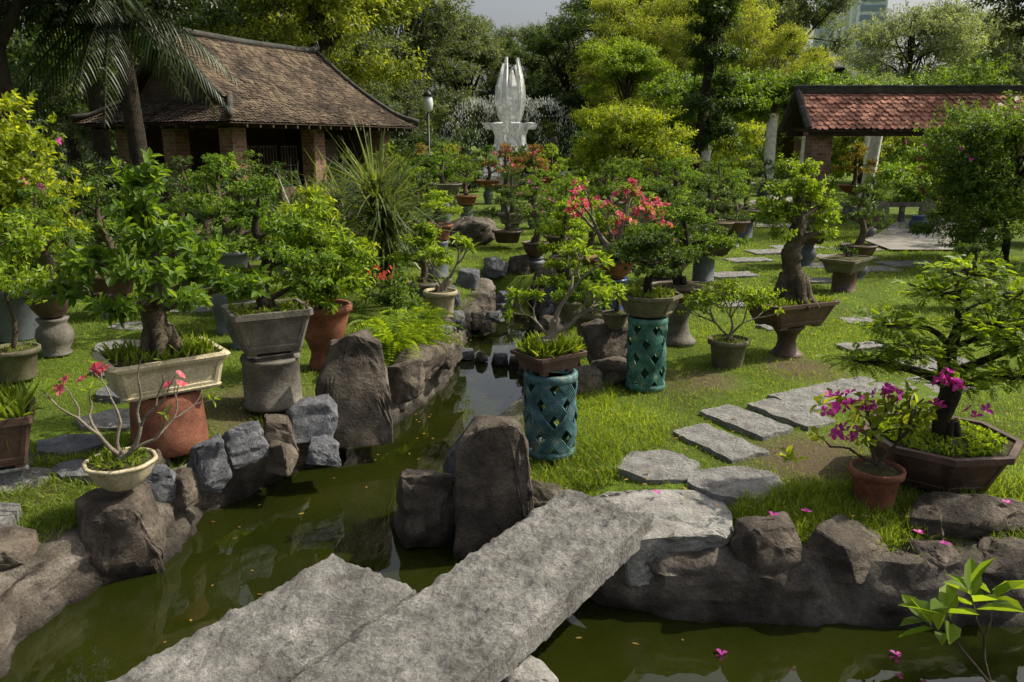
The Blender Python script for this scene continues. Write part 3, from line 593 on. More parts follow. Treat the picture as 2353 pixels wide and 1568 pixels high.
plant('sparse shrub in a round olive clay pot on saucer',(-4.72,7.3,.03),dict(k='round',p='plain',w=.44,h=.3,m=C_olive),0,trunk=[(0,0,0,.03),(.05,0,.3,.02),(0,0,.55,.012)],pads=[(-.15,0,.75,.35,.3,.25),(.3,0,.65,.3,.3,.2),(.1,.1,1.05,.35,.3,.25)],leaf=lf(L_fresh,200,7,.06,.035),moss=60,seed=6)
plant('tall yellow-green bougainvillea bush in a blue-grey glazed jar',(-5.75,9.0,0),dict(k='round',p='plain',w=.62,h=.62,m=C_bluegrey),0,trunk=[(0,0,0,.06),(.05,0,.5,.05),(0,0,1.2,.03)],pads=[(0,0,1.75,.75,.6,.45),(-.3,0,1.2,.8,.6,.4),(.45,-.1,1.1,.5,.5,.35),(.35,0,.65,.5,.5,.3),(-.2,0,.5,.7,.6,.3),(.2,0,1.5,.5,.5,.5)],leaf=lf(L_yel,800,8,.075,.05),flw=dict(n=10,s=.05,m=F_mag,pt=3),seed=7,name='potted_shrub',cat_='potted shrub',group=None)
pedestal('cyl',(-2.08,6.62,0),.50,.43,C_grey,'grey concrete cylinder under a square planter')
pedestal('square',(-2.08,6.62,.43),.40,.05,C_grey,'flat concrete block between pot and cylinder',rot=.6)
plant('layered dark green bonsai in tapered grey concrete planter',(-2.08,6.62,.50),dict(k='rect',p='taper',w=.66,d=.56,h=.36,m=C_grey,gh=.05),math.radians(28),
 trunk=[(0,0,0,.07),(-.03,0,.2,.055),(.03,0,.45,.045),(-.04,.02,.7,.03),(0,0,.95,.012)],
 pads=[(0,0,1.02,.2,.2,.08),(-.12,.05,.84,.24,.22,.07),(.2,0,.70,.26,.24,.07),(-.30,0,.58,.28,.25,.07),(.32,-.05,.44,.28,.25,.07),(-.27,-.1,.34,.25,.23,.06),(.05,-.2,.52,.22,.20,.07),(.35,-.1,.22,.22,.2,.05)],
 leaf=lf(L_brt,520,8,.042,.023,tl=.05),moss=260,seed=8,bark=BARKD)
plant('bushy green shrub in a fluted terracotta urn pot',(-1.88,7.75,0),dict(k='round',p='bell',w=.56,h=.66,m=C_terra),0,trunk=[(0,0,0,.05),(0,0,.3,.035),(.05,0,.6,.02)],pads=[(-.2,-.05,.35,.38,.32,.2),(.25,-.05,.35,.36,.32,.2),(0,0,.65,.4,.34,.2),(-.05,0,.95,.26,.26,.2),(.35,0,.6,.28,.25,.15),(-.3,.0,.65,.25,.25,.16),(.1,-.2,.2,.35,.25,.14)],leaf=lf(L_fresh,320,8,.085,.032,tl=.12),moss=80,seed=9)
pedestal('jar',(-2.95,8.6,0),.42,.62,C_bluegrey,'grey-blue stone jar on the grass')
pedestal('jar',(-3.35,9.3,0),.42,.72,C_bluegrey,'grey-blue glazed jar under bonsai')
plant('small twisted desert rose in pale round pot on rocks',(-.86,9.4,.18),dict(k='round',p='plain',w=.40,h=.32,m=C_cream),0,trunk=[(0,0,0,.06),(.06,0,.12,.045),(.12,0,.2,.03)],fork=[dict(p=(.1,0,.17),d=(.5,0,.9),L=.22,r=.02,n=2,s=.6),dict(p=(.02,0,.08),d=(-.5,0,.9),L=.2,r=.018,n=2,s=.6)],leaf=lf(L_fresh,0,8,.10,.04,tipf=1),bark=BARKP,seed=10)
lattice_stool((.28,5.50,0),.37,.62,C_turq,'turquoise glazed lattice ceramic stool standing on the bank',.1)
plant('gnarled bonsai with sparse leaves in brown square pot of grass',(.26,5.50,.65),dict(k='rect',p='shallow',w=.42,d=.36,h=.12,m=C_brown,gh=.10,gw=.01),math.radians(35),
 trunk=[(-.04,0,0,.065),(.0,0,.08,.055),(.03,-.01,.16,.035),(.04,-.02,.26,.028)],fork=[dict(p=(.04,-.02,.24),d=(.35,-.25,.9),L=.19,r=.018,n=3,s=.7,up=.3),dict(p=(.02,0,.14),d=(.7,-.6,.6),L=.20,r=.018,n=3,s=.55,up=.15),dict(p=(.0,0,.12),d=(-.6,.4,.9),L=.14,r=.013,n=3,s=.6)],
 leaf=lf(L_fresh,0,10,.062,.026,tipf=.95),bark=BARKP,moss=700,seed=11)
lattice_stool((1.24,7.10,0),.35,.68,C_green,'green glazed lattice ceramic stool standing on grass',.3)
plant('compact dark bonsai in grey octagonal pot with grass',(1.24,7.10,.70),dict(k='oct',p='taper',w=.56,h=.19,m=C_olive,gh=.05),.2,
 trunk=[(0,0,0,.05),(-.02,0,.12,.04),(.02,0,.28,.025),(0,0,.45,.01)],pads=[(0,0,.5,.24,.22,.06),(-.24,0,.36,.25,.22,.055),(.28,0,.34,.26,.22,.055),(.02,-.1,.24,.26,.2,.05),(-.1,.1,.44,.25,.2,.05)],leaf=lf(L_dark,520,8,.036,.022,tl=.04),moss=420,seed=12,bark=BARKD)
plant('tiny plant in an olive bowl on a rock',(.98,7.4,.50),dict(k='round',p='bowl',w=.26,h=.15,m=C_olive),0,trunk=[(0,0,0,.03),(.02,0,.1,.02),(0,0,.2,.01)],pads=[(0,0,.2,.16,.14,.08)],leaf=lf(L_fresh,40,7,.045,.025),seed=13)
pedestal('hour',(1.88,8.8,0),.40,.50,C_grey,'grey concrete hourglass stand beside the stool')
plant('layered dark pine bonsai in dark brown oval bowl',(1.88,8.8,.5),dict(k='round',p='shallow',w=.74,d=.55,h=.17,m=C_brown),0,trunk=[(0,0,0,.07),(-.05,0,.2,.055),(.05,0,.45,.04),(0,0,.75,.015)],pads=[(0,0,.8,.28,.24,.08),(-.32,0,.6,.34,.28,.08),(.34,0,.5,.32,.28,.08),(-.1,-.1,.42,.3,.26,.07),(-.45,0,.35,.26,.22,.06)],leaf=lf(L_mid,560,8,.045,.022,tl=.05),seed=14,bark=BARKD)
pedestal('hour',(2.93,8.25,0),.34,.34,C_brown,'brown clay turned stand under the bonsai tray')
plant('old bonsai with thick gnarled tapering trunk in brown tray pot',(2.93,8.25,.36),dict(k='rect',p='taper',w=.86,d=.58,h=.25,m=C_brown,gh=.06),math.radians(24),
 trunk=[(.04,0,0,.18),(.03,0,.10,.145),(.02,0,.22,.115),(-.02,0,.38,.09),(-.03,0,.52,.10),(.0,0,.68,.075),(.04,0,.84,.07),(0,0,1.0,.045),(.02,0,1.25,.015)],tamp=.6,
 pads=[(.02,0,1.36,.15,.15,.09),(-.18,0,1.16,.18,.17,.08),(.2,0,1.14,.19,.18,.09),(0,-.1,1.22,.18,.18,.09),(-.31,0,.90,.20,.18,.09),(.32,.0,.86,.20,.18,.09),(-.08,.05,.98,.17,.17,.08),(.38,0,.70,.13,.13,.06),(-.36,0,1.04,.14,.14,.07),(.40,0,1.0,.14,.14,.07),(-.24,-.05,.74,.13,.13,.06)],
 leaf=lf(L_fresh,430,8,.042,.026,tl=.09,shell=.35),moss=650,seed=15,bark=BARK)
plant('open-branched small shrub in round olive clay pot',(2.18,7.78,0),dict(k='round',p='plain',w=.40,h=.30,m=C_olive,gh=.03),0,trunk=[(0,0,0,.03),(.0,0,.08,.022)],
 fork=[dict(p=(0,0,.06),d=(-.7,0,.7),L=.2,r=.014,n=3,s=.6,up=.15),dict(p=(0,0,.06),d=(.7,.1,.7),L=.2,r=.014,n=3,s=.6,up=.15),dict(p=(0,0,.06),d=(0,-.2,1),L=.2,r=.014,n=3,s=.7,up=.15)],
 pads=[(-.28,0,.42,.22,.2,.12),(.28,0,.45,.24,.2,.12),(0,0,.5,.26,.22,.13)],leaf=lf(L_fresh,150,7,.042,.026,tl=.08),branch=False,moss=150,seed=16,bark=BARKP)
plant('wide bonsai with small compound leaves in large octagonal pot',(2.86,5.02,.03),dict(k='oct',p='taper',w=.92,h=.29,m=C_brown,gh=.035,gl=0,gw=.03),.1,
 trunk=[(.05,0,0,.075),(.0,0,.15,.055),(.03,0,.38,.065),(-.02,0,.55,.05),(.02,0,.75,.03),(0,0,1.0,.012)],
 pads=[(.05,0,1.10,.24,.24,.10),(-.14,0,.98,.24,.22,.08),(.36,0,.94,.30,.26,.10),(-.44,0,.78,.24,.22,.08),(-.30,-.1,.62,.28,.24,.09),(.15,-.15,.78,.28,.24,.09),(.48,-.05,.64,.32,.26,.09),(-.58,.0,.54,.22,.20,.07),(-.1,-.25,.48,.24,.2,.08),(.3,-.25,.48,.26,.2,.08),(.65,0,.80,.28,.28,.1)],
 leaf=lf(L_fresh,1700,0,.075,.017,pin=6,ll=.032,zb=.25,shell=.45),moss=1500,seed=17,bark=BARKD)
plant('bougainvillea with magenta bracts in terracotta pot',(2.27,4.62,-.02),dict(k='round',p='plain',w=.32,h=.27,m=C_terra),0,trunk=[(0,0,0,.03),(.02,0,.08,.022)],
 fork=[dict(p=(0,0,.06),d=(-.9,-.1,.5),L=.22,r=.012,n=2,s=.5,up=.0,kids=(1,2)),dict(p=(0,0,.06),d=(.5,-.1,.8),L=.2,r=.013,n=2,s=.5,up=.2),dict(p=(0,0,.06),d=(-.2,0,1),L=.2,r=.013,n=2,s=.6,up=.15)],
 pads=[(-.2,0,.42,.26,.16,.10),(.2,0,.35,.2,.16,.10),(-.62,-.05,.12,.14,.1,.06),(0,0,.25,.3,.18,.1)],leaf=lf(L_yel,40,4,.07,.045,tl=.07,tipf=.6),branch=False,
 flw=dict(pads=[(.38,0,.60,.13,.09,.05),(.33,-.02,.42,.06,.05,.03),(.58,0,.36,.05,.05,.07),(-.18,0,.45,.13,.08,.06),(-.32,0,.40,.07,.05,.1),(.0,0,.5,.12,.08,.05),(-.2,0,.25,.15,.06,.04)],n=66,s=.042,m=F_mag,pt=3),moss=0,seed=18,name='potted_bougainvillea',cat_='potted flower',group=None)
pedestal('cyl',(1.28,10.2,0),.46,.52,C_blue,'blue glazed cylinder stand under red clay bowl')
plant('desert rose tree covered in pink blossoms in red clay bowl',(1.28,10.2,.52),dict(k='round',p='bowl',w=.66,h=.26,m=C_terra),0,trunk=[(0,0,0,.13),(0,0,.12,.10),(0,0,.22,.07)],
 fork=[dict(p=(.02,0,.15),d=(.35,0,1),L=.27,r=.045,n=4,s=.6,up=.15),dict(p=(-.03,0,.15),d=(-.6,0,.8),L=.28,r=.04,n=4,s=.6,up=.15),dict(p=(0,0,.15),d=(1,-.1,.55),L=.28,r=.035,n=4,s=.6,up=.15),dict(p=(0,0,.15),d=(-.1,-.6,.8),L=.24,r=.035,n=3,s=.6,up=.2)],
 leaf=lf(L_fresh,0,7,.075,.03,tipf=.6),bark=BARKP,flw=dict(at='tips',f=.6,m2=2,s=.052,m=F_pink),seed=20)
plant('young shrub with large glossy light leaves on the bank',(1.38,.85,0),None,0,trunk=[(0,0,0,.022),(-.02,.5,.5,.016),(-.05,.95,.70,.010)],fork=[dict(p=(-.05,.93,.70),d=(-.3,.3,.6),L=.14,r=.007,n=2,s=.5,up=.2,kids=(2,)),dict(p=(-.04,.8,.66),d=(.5,.3,.8),L=.16,r=.007,n=2,s=.5,up=.3,kids=(2,)),dict(p=(-.05,.90,.66),d=(-.8,.1,.1),L=.10,r=.007,n=1,s=.5,up=.1,kids=(2,)),dict(p=(0,.6,.58),d=(.6,.2,.7),L=.18,r=.007,n=2,s=.5,up=.2,kids=(2,))],leaf=lf(L_fresh,0,6,.115,.045,tl=.06),name='shrub',cat_='shrub',group=None,seed=21)
def fern(loc,n,L,label,mat=L_mid,pairs=16):
    R=root('fern',loc,label,'fern','ferns along the pond edge'); a=rng.uniform(0,6.28,n); e=rng.uniform(.5,1.2,n)
    D=np.stack([np.cos(a)*np.cos(e),np.sin(a)*np.cos(e),np.sin(e)],1); P=np.zeros((n,3))
    mk('frond',np_mesh('frond',*pinn(P,D,pairs,L*rng.uniform(.6,1.1,n),.026,.085,False,.6),mat),R)
fern((-1.2,8.0,.12),70,1.0,'arching light green fern beside rocks',L_fresh,20); fern((-1.05,8.7,.15),50,.85,'arching light green fern beside rocks',L_fresh,18); fern((-1.45,7.5,.02),34,.55,'arching light green fern beside rocks',L_fresh); fern((-4.5,12.6,.6),60,1.0,'arching fern near house',L_mid)
plant('low shrub with coral red blossoms beside ferns',(-1.35,8.9,0),None,0,trunk=[(0,0,0,.02),(0,0,.3,.012)],pads=[(0,0,.55,.4,.3,.25),(.2,0,.3,.3,.3,.2)],leaf=lf(L_mid,160,7,.06,.03),flw=dict(pads=[(-.1,-.1,.8,.16,.1,.1)],n=16,s=.032,m=F_red),name='shrub',cat_='shrub',group=None,seed=22)
def yucca(loc,h,n,L,label,heads=((0,0,1),),mat=L_strap,dr=(.0,.9)):
    R=root('dracaena_plant',loc,label,'dracaena','spiky strap-leaved plants'); tb=MB(); parts=[]
    for hx,hy,hh in heads:
        top=Vector((hx,hy,h*hh)); tb.add(tube(curve([(0,0,0),(hx*.3,hy*.3,h*hh*.5),top],3),.05,8,.2))
        m=int(n/len(heads)); a=rng.uniform(0,6.28,m); e=np.arcsin(rng.uniform(-.25,1,m)); D=np.stack([np.cos(a)*np.cos(e),np.sin(a)*np.cos(e),np.sin(e)],1)
        C=np.array(top)+np.stack([np.zeros(m),np.zeros(m),rng.uniform(-.35,.1,m)],1)
        parts.append(straps(C,D,L*rng.uniform(.7,1.1,m),.036,np.clip((1-np.sin(e)),0,1)*rng.uniform(*dr,m)))
    mk('trunk',tb.mesh('trunk',BARKD,True),R); mk('crown',np_mesh('crown',*cat(parts),mat),R)
yucca((-1.75,10.9,0),1.20,560,1.1,'tall spiky dracaena with long drooping strap leaves',((0,0,1.1),(.12,0,.75),(-.1,.1,1.3)))
yucca((-2.9,11.8,0),1.25,260,.9,'spiky dracaena clump with upright strap leaves',((0,0,1.05),(.4,0,1.15),(-.3,.1,.85)),dr=(0,.5))
# ---------------------------------------------------------------- filler bonsai
def layered(h,R,n,seed,pr=.5,fl=.32):
    rs=random.Random(seed); out=[]
    for i in range(n):
        t=i/(n-1); a=i*2.4+rs.uniform(-.3,.3); rr=R*(1-t)**.7*.75; p=R*pr*(1-.35*t)*rs.uniform(.85,1.15)
        out.append((math.cos(a)*rr,math.sin(a)*rr,h*(.35+.62*t),p,p,p*fl*rs.uniform(.8,1.3)))
    return out
potm={'t':C_terra,'b':C_brown,'g':C_grey,'l':C_blue,'o':C_olive,'s':C_bluegrey}
def bonsai(x,y,ph,h,R,mat,pm,seed,lab=None,n=7,leafL=.05,ntw=260,pedm='s',sty='round',fl=.30,flw=None,lw=.5,w=None,bark=BARK):
    if ph>.1: pedestal('cyl' if seed%2 else 'jar',(x,y,0),.36,ph,potm[pedm],'cylinder stand under a bonsai pot' if seed%2 else 'rounded jar stand under a bonsai pot')
    w=w or min(.8,max(.4,R*.95)); pts=[(0,0,0,.05*h+.015),(.06*h,0,h*.3,.04*h+.01),(-.05*h,0,h*.6,.025*h+.008),(0,0,h*.95,.012)]
    plant(lab or 'leafy green bonsai in a clay pot',(x,y,ph+.02),dict(k=sty,p='shallow' if sty!='round' else ('bowl','plain')[seed%2],w=w,d=w*(.7 if sty=='rect' else 1),h=.2 if sty!='round' else .26,m=potm[pm]),seed*.7,trunk=pts,pads=layered(h,R,n,seed,.5,fl),leaf=lf(mat,ntw,7,leafL,leafL*lw,tl=leafL*1.2),seed=seed,flw=flw,bark=bark)
DK='layered dark green bonsai in clay pot on the lawn'; LG='light green bonsai shrub in clay pot on the lawn'
B=bonsai
B(-6.4,11.6,.3,1.3,.75,L_dark,'b',31,lab=DK,pedm='g'); B(-5.9,14.5,.4,1.3,.8,L_dark,'t',32,lab=DK); B(-4.5,11.9,.35,1.2,.7,L_mid,'b',33,lab=DK); B(-5.0,15.5,.4,1.4,.8,L_mid,'g',34,lab=DK); B(-3.35,9.3,.72,1.1,.62,L_brt,'s',35,lab=DK,ntw=360); B(-2.5,10.0,.3,1.1,.6,L_yel,'t',36,lab=LG,leafL=.07); B(-1.15,10.1,.2,.75,.4,L_fresh,'g',37,lab=LG,leafL=.06)
B(-4.9,8.3,.4,1.1,.5,L_mid,'b',38,lab=DK,pedm='g'); B(-3.9,13.6,.4,1.2,.7,L_dark,'b',39,lab=DK); B(-2.6,14.2,.4,1.2,.7,L_dark,'t',40,lab=DK)
B(-1.25,13.4,.62,.55,.4,L_fresh,'t',41,lab='small plant in red-brown pot on stand',w=.52); B(-1.75,20.5,.95,1.0,.6,L_mid,'g',42,lab=DK,w=.95,pedm='s'); B(0,19.5,.3,1.1,.75,L_dark,'g',43,lab=DK); B(.42,14.4,.2,1.1,.5,L_mid,'b',44,lab='green shrub with magenta flowers in a pot',flw=dict(n=14,s=.045,m=F_mag,pt=3)); B(.78,11.3,.0,1.15,.5,L_fresh,'g',45,lab=LG,leafL=.055,ntw=380,n=9); B(.85,12.5,.2,1.2,.55,L_brt,'b',46,lab=LG); B(.95,15.5,.2,1.2,.7,L_mid,'b',47,lab=LG)
B(3.1,15.5,.45,1.25,.95,L_brt,'b',48,lab=DK,sty='rect',fl=.22,ntw=420); B(3.15,13.0,.45,1.0,.8,L_dark,'b',49,lab=DK,sty='rect',fl=.2,w=.95,ntw=420); B(2.15,11.2,.35,1.0,.75,L_dark,'b',50,lab=DK,fl=.2,ntw=420); B(2.0,14.0,.4,1.3,.8,L_mid,'t',51,lab=DK,fl=.22,ntw=380)
B(6.0,22.5,.3,1.3,.9,L_mid,'b',52,lab=DK); B(7.3,23.5,.8,.7,.75,L_dark,'s',53,lab='dark rounded bonsai in an urn on stand'); B(5.75,13.2,.3,1.0,.6,L_dark,'b',54,lab=DK); B(5.1,12.1,.3,.25,.2,L_dark,'o',55,lab='nearly empty shallow pot on a brown stand',pedm='b',w=.75,n=3,ntw=30,sty='rect'); B(5.4,14.6,.45,.8,.5,L_dark,'b',56,lab=DK,sty='rect',w=.8)
B(-1.3,23,.5,1.1,.7,L_mid,'t',57,lab=DK); B(1.6,20.5,.3,1.0,.7,L_mid,'g',58,lab=LG); B(2.7,22,.4,1.2,.8,L_dark,'g',59,lab=DK); B(4.3,20.5,.4,1.2,.9,L_brt,'b',60,lab=DK); B(-3.6,17.5,.4,1.3,.8,L_dark,'b',61,lab=DK); B(-2.9,21,.4,1.2,.8,L_mid,'t',62,lab=DK); B(4.8,17.5,.3,1.1,.8,L_brt,'b',63,lab=LG)
B(1.3,13.4,.2,.9,.5,L_fresh,'o',64,lab=LG); B(.68,9.7,.05,.65,.42,L_fresh,'g',65,lab=LG,ntw=320); B(8.2,11.8,.3,1.1,.8,L_mid,'b',66,lab=LG); B(6.3,10.8,.1,.5,.5,L_dark,'b',67,lab=DK); B(-1.9,16,.4,1.1,.7,L_brt,'b',68,lab=LG); B(1.0,17.5,.3,1.2,.8,L_fresh,'b',69,lab=LG); B(2.1,17.8,.4,1.1,.8,L_mid,'b',90,lab=DK); B(-.1,17.4,.1,.9,.7,L_dark,'b',91,lab=DK)
B(2.5,12.4,.25,1.0,.7,L_brt,'b',92,lab=LG,ntw=380,fl=.26); B(.9,8.9,.05,.5,.4,L_brt,'o',93,lab=LG); B(4.1,16.2,.4,1.2,.8,L_mid,'b',94,lab=DK); B(-2.1,12.6,.3,1.2,.6,L_brt,'t',95,lab=LG); B(-3.6,10.6,.3,1.3,.7,L_dark,'b',96,lab=DK,ntw=380); B(-1.55,14.9,.3,1.1,.6,L_dark,'b',97,lab=DK); B(3.4,18.8,.4,1.3,.9,L_dark,'b',98,lab=DK); B(-5.2,10.2,.3,1.2,.7,L_mid,'b',99,lab=DK); B(.6,21.5,.3,1.0,.8,L_brt,'b',100,lab=LG); B(5.6,19.2,.4,1.2,.8,L_dark,'b',101,lab=DK)
B(8.6,19.3,.3,.9,.6,L_mid,'b',102,lab=LG); B(10.0,17.6,.2,.8,.6,L_brt,'g',103,lab=LG); B(11.6,22.0,.3,1.0,.7,L_mid,'t',104,lab=LG)
for i,(x,y) in enumerate(((-3.4,31),(-2.2,31),(-.9,30.5),(.8,31),(1.6,33),(3.0,31),(4.4,32),(5.6,31),(2.3,27),(-.2,27),(-4.3,28),(6.3,28.5),(11.3,26.8),(13.3,25.5))): B(x,y,.6,1.3,.8,(L_red,L_fresh,L_mid)[i%3],'t',70+i,lab='far desert rose with reddish leaves in terracotta bowl',leafL=.10,ntw=110,pedm='s',w=.95,flw=dict(n=6,s=.08,m=F_pink) if i%2 else None)
# ---------------------------------------------------------------- trees
def tree(label,x,y,H,tr,R,cz,ch,mat,seed,ncl=26,leafL=.2,ntw=1300,k=8,bark=BARKD,lean=0,low=None,name='tree',group='tall garden trees',lw=.5,pcl=.32,flat=.6):
    rs=random.Random(seed); Rt=root(name,(x,y,0),label,'tree' if 'tree' in name else name.replace('_',' '),group); tb=MB()
    base=[(0,0,-.1),(lean*.2,0,H*.2),(lean*.5,rs.uniform(-.3,.3),H*.42),(lean*.8,0,H*.62),(lean,0,H*.85)]
    pts=curve(base,5); rr=np.linspace(tr,tr*.25,len(pts)); rr[0]*=1.5; rr[1]*=1.2; tb.add(tube(pts,list(rr),12,.3,seed))
    pads=[]
    for i in range(ncl):
        a=rs.uniform(0,6.28); rad=R*math.sqrt(rs.random())*.85; t=rs.random(); z=cz+(t-.5)*ch*(1-.35*(rad/R)**2); p=R*pcl*rs.uniform(.6,1.3)
        pads.append((lean+math.cos(a)*rad,math.sin(a)*rad,z,p,p,p*flat*rs.uniform(.7,1.3)))
    for p in (low or []): pads.append(p)
    for p in pads[:int(ncl*.7)]:
        c=Vector(p[:3]); ii=min(len(pts)-1,max(4,int(len(pts)*rs.uniform(.4,.95)))); q=pts[ii]
        m=(q+c)/2+Vector((rs.uniform(-.5,.5),rs.uniform(-.5,.5),rs.uniform(0,.8)))*min(1,R/3)
        tb.add(tube(curve([q,m,c],3),list(np.linspace(rr[ii]*.55,.03*min(1,R/3),7)),6,.2,seed,False))
    P,O,Cc=padpts(pads,ntw,.5); s=rng.random(len(P))<.15; tw=twigs(Cc[s],P[s],.02*min(1,R/3),.006); tb.add((tw[0].tolist(),tw[1].tolist()))
    mk('trunk',tb.mesh('trunk',bark,True),Rt); mk('crown',np_mesh('crown',*tufts(P,O,k,leafL,leafL*lw,leafL*2.2,False,flat=.25),mat),Rt); return Rt
def copy_tree(src,x,y,rot,sc,label):
    n=src.copy(); n.location=(x,y,0); n.rotation_euler=(0,0,rot); n.scale=(sc,)*3; n['label']=label; COL.objects.link(n)
    for c in src.children:
        cc=c.copy(); cc.parent=n; COL.objects.link(cc)
    return n
tree('big tree with massive dark trunk and hanging yellow-green leaves',-8.6,34,12,.55,4.6,8.6,5.5,L_yfar,201,34,.20,3800,low=[(1.0+i*.6,-1,5.2-.2*(i%3),.9,.9,.8) for i in range(7)]+[(-2.5+i*.8,-2.5,6.0-.2*(i%2),1.0,1.0,.6) for i in range(5)],lean=1.6)
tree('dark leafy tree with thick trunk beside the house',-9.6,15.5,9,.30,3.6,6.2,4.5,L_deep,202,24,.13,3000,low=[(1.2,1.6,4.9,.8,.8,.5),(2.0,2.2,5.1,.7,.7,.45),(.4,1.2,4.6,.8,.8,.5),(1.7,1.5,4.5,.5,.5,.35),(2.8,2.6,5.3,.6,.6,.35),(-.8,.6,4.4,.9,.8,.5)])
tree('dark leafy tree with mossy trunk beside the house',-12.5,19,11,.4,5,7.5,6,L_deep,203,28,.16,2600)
tree('dark shade tree behind the tiled house',-16,32,13,.4,6,7.5,9,L_dark,204,30,.22,2600)
tree('bright green tree behind the tiled house',-13,38,13,.4,6,8.5,8,L_yfar,205,30,.22,2800)
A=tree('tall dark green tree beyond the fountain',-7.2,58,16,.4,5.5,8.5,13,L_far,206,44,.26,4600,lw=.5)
Bt=tree('tall airy dark tree beyond the fountain',8.0,62,17,.4,5,8.5,14,L_dark,207,44,.26,4300,lw=.5)
for (s_,x,y,r_,c_,l_) in ((A,-12,52,1.2,.95,'tall dark tree beyond the fountain'),(Bt,13,58,2.2,1.0,'tall dark tree beyond the lawn'),(A,19,60,3.3,1.0,'tall dark tree beyond the lawn'),(Bt,-17,56,.6,1,'tall dark tree behind the house'),(A,-24,48,4,1.0,'tall dark tree behind the house'),(A,-4.2,72,2,.86,'far tall tree beyond the fountain'),(Bt,4.6,70,5,.84,'far tall tree beyond the fountain'),(A,10,76,.7,1.1,'far tall tree beyond the lawn'),(Bt,-30,56,.7,1.1,'far tall tree behind the house'),(Bt,-1.6,84,.7,.88,'far tall tree beyond the fountain'),(A,2.6,90,.7,.98,'far tall tree beyond the fountain'),(Bt,15,68,3.7,1,'far tall tree beyond the lawn')): copy_tree(s_,x,y,r_,c_,l_)
tree('rounded light green tree with fine leaves',6.2,45,8,.2,2.5,6.1,3,L_fresh,208,24,.14,2600)
bam=tree('yellow-green bamboo clump with feathery leaves',12.0,48,12,.15,4.2,7.0,8,L_yfar,209,38,.24,4300,lw=.22,bark=BARKP,name='bamboo_clump')
copy_tree(bam,8.6,52,1,1.05,'yellow-green bamboo clump with feathery leaves'); copy_tree(bam,16.0,51,2.4,.85,'yellow-green bamboo clump with feathery leaves')
tree('narrow tree wrapped in dark climbing leaves',6.2,27.5,9.5,.17,.95,5.6,7.6,L_dark,210,44,.14,3000,lean=.3,pcl=.5)
tree('spreading bright yellow-green shrub tree on the lawn',3.6,26,3.0,.10,2.0,2.4,2.0,L_yel,211,30,.11,2600,pcl=.34,flat=.5)
tree('light green shrub tree by the pergola',9.4,36,3.0,.10,1.8,2.0,2.0,L_yel,212,20,.12,1400,pcl=.34,flat=.5)
tree('light green small tree beyond the gate',15.5,36,4.0,.10,2.2,2.4,2.4,L_yfar,213,20,.15,1400)
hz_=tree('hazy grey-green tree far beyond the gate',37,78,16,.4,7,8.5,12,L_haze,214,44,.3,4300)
for x,y,r_,c_ in ((27,84,1.2,.66),(48,80,2,1),(30,70,2.7,.55),(20,75,2.7,.75),(56,78,.4,1)): copy_tree(hz_,x,y,r_,c_,'hazy grey-green tree far beyond the gate')
tree('dark overhanging shade tree near the gate',16.0,24,11,.35,4.6,7.6,4.5,L_deep,215,26,.16,3000,lean=-.3)
tree('leafy shrub tree behind the gate roof',18,42,6,.15,4,3.6,3.6,L_brt,216,24,.17,2200)
tree('leafy shrub tree behind the gate roof',24,44,6,.15,4.5,4.2,4.5,L_mid,218,24,.18,2200)
tree('out-of-view tree added to shade the near pond',7.9,3.5,6.5,.14,1.6,5.4,1.5,L_mid,219,18,.10,1700)  # stands outside the view, added so its crown shades the near water
fb=tree('large rounded bougainvillea bush with scattered white and pink flowers',9.3,15.0,2.4,.08,1.6,1.62,2.7,L_mid,217,48,.075,5000,name='flowering_bush',group=None,pcl=.36)
P,O,_=padpts([(0,0,1.8,1.6,1.6,1.4)],80,.1); mk('blossom',np_mesh('blossom',*flowers(P[:30],O[:30],.06),F_white),fb); mk('magenta_blossom',np_mesh('magenta_blossom',*flowers(P[30:],O[30:],.05,3),F_mag),fb)
def shrub(x,y,R,h,mat,seed,lab,L=.12,n=500):
    tree(lab,x,y,h*.7,.05,R,h*.5,h*.8,mat,seed,14,L,n,name='shrub',group='shrubs at the garden edge',pcl=.42)
i=300
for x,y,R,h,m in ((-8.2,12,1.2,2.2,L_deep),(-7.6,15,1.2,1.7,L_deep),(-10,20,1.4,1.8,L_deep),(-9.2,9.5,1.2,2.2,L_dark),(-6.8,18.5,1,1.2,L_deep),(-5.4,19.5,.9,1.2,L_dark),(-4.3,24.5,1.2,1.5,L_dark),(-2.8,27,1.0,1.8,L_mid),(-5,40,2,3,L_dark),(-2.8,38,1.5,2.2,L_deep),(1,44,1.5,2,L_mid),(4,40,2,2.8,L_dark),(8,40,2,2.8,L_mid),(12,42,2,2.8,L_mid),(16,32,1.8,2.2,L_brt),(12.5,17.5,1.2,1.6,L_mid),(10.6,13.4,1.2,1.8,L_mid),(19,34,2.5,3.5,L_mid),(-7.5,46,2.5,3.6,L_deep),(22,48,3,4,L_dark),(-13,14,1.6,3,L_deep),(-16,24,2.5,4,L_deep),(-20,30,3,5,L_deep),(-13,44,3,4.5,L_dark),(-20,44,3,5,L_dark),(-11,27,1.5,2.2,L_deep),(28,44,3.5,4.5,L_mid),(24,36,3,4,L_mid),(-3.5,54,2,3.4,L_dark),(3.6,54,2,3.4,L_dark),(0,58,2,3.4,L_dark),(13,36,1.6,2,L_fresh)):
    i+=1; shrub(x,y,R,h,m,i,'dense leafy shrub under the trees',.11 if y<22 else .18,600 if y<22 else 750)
pads=[]; rs=random.Random(5)
for q in range(430):
    a=rs.uniform(-85,100)
    if -4<a<6: z=rs.uniform(0,7.5)
    elif 25<a<52: z=rs.uniform(0,6)
    else: z=rs.uniform(0,15)
    pads.append((a,rs.uniform(98,112),z,5.5 if abs(a)>10 else 2.8,3,3.6 if abs(a)>10 else 2.6))
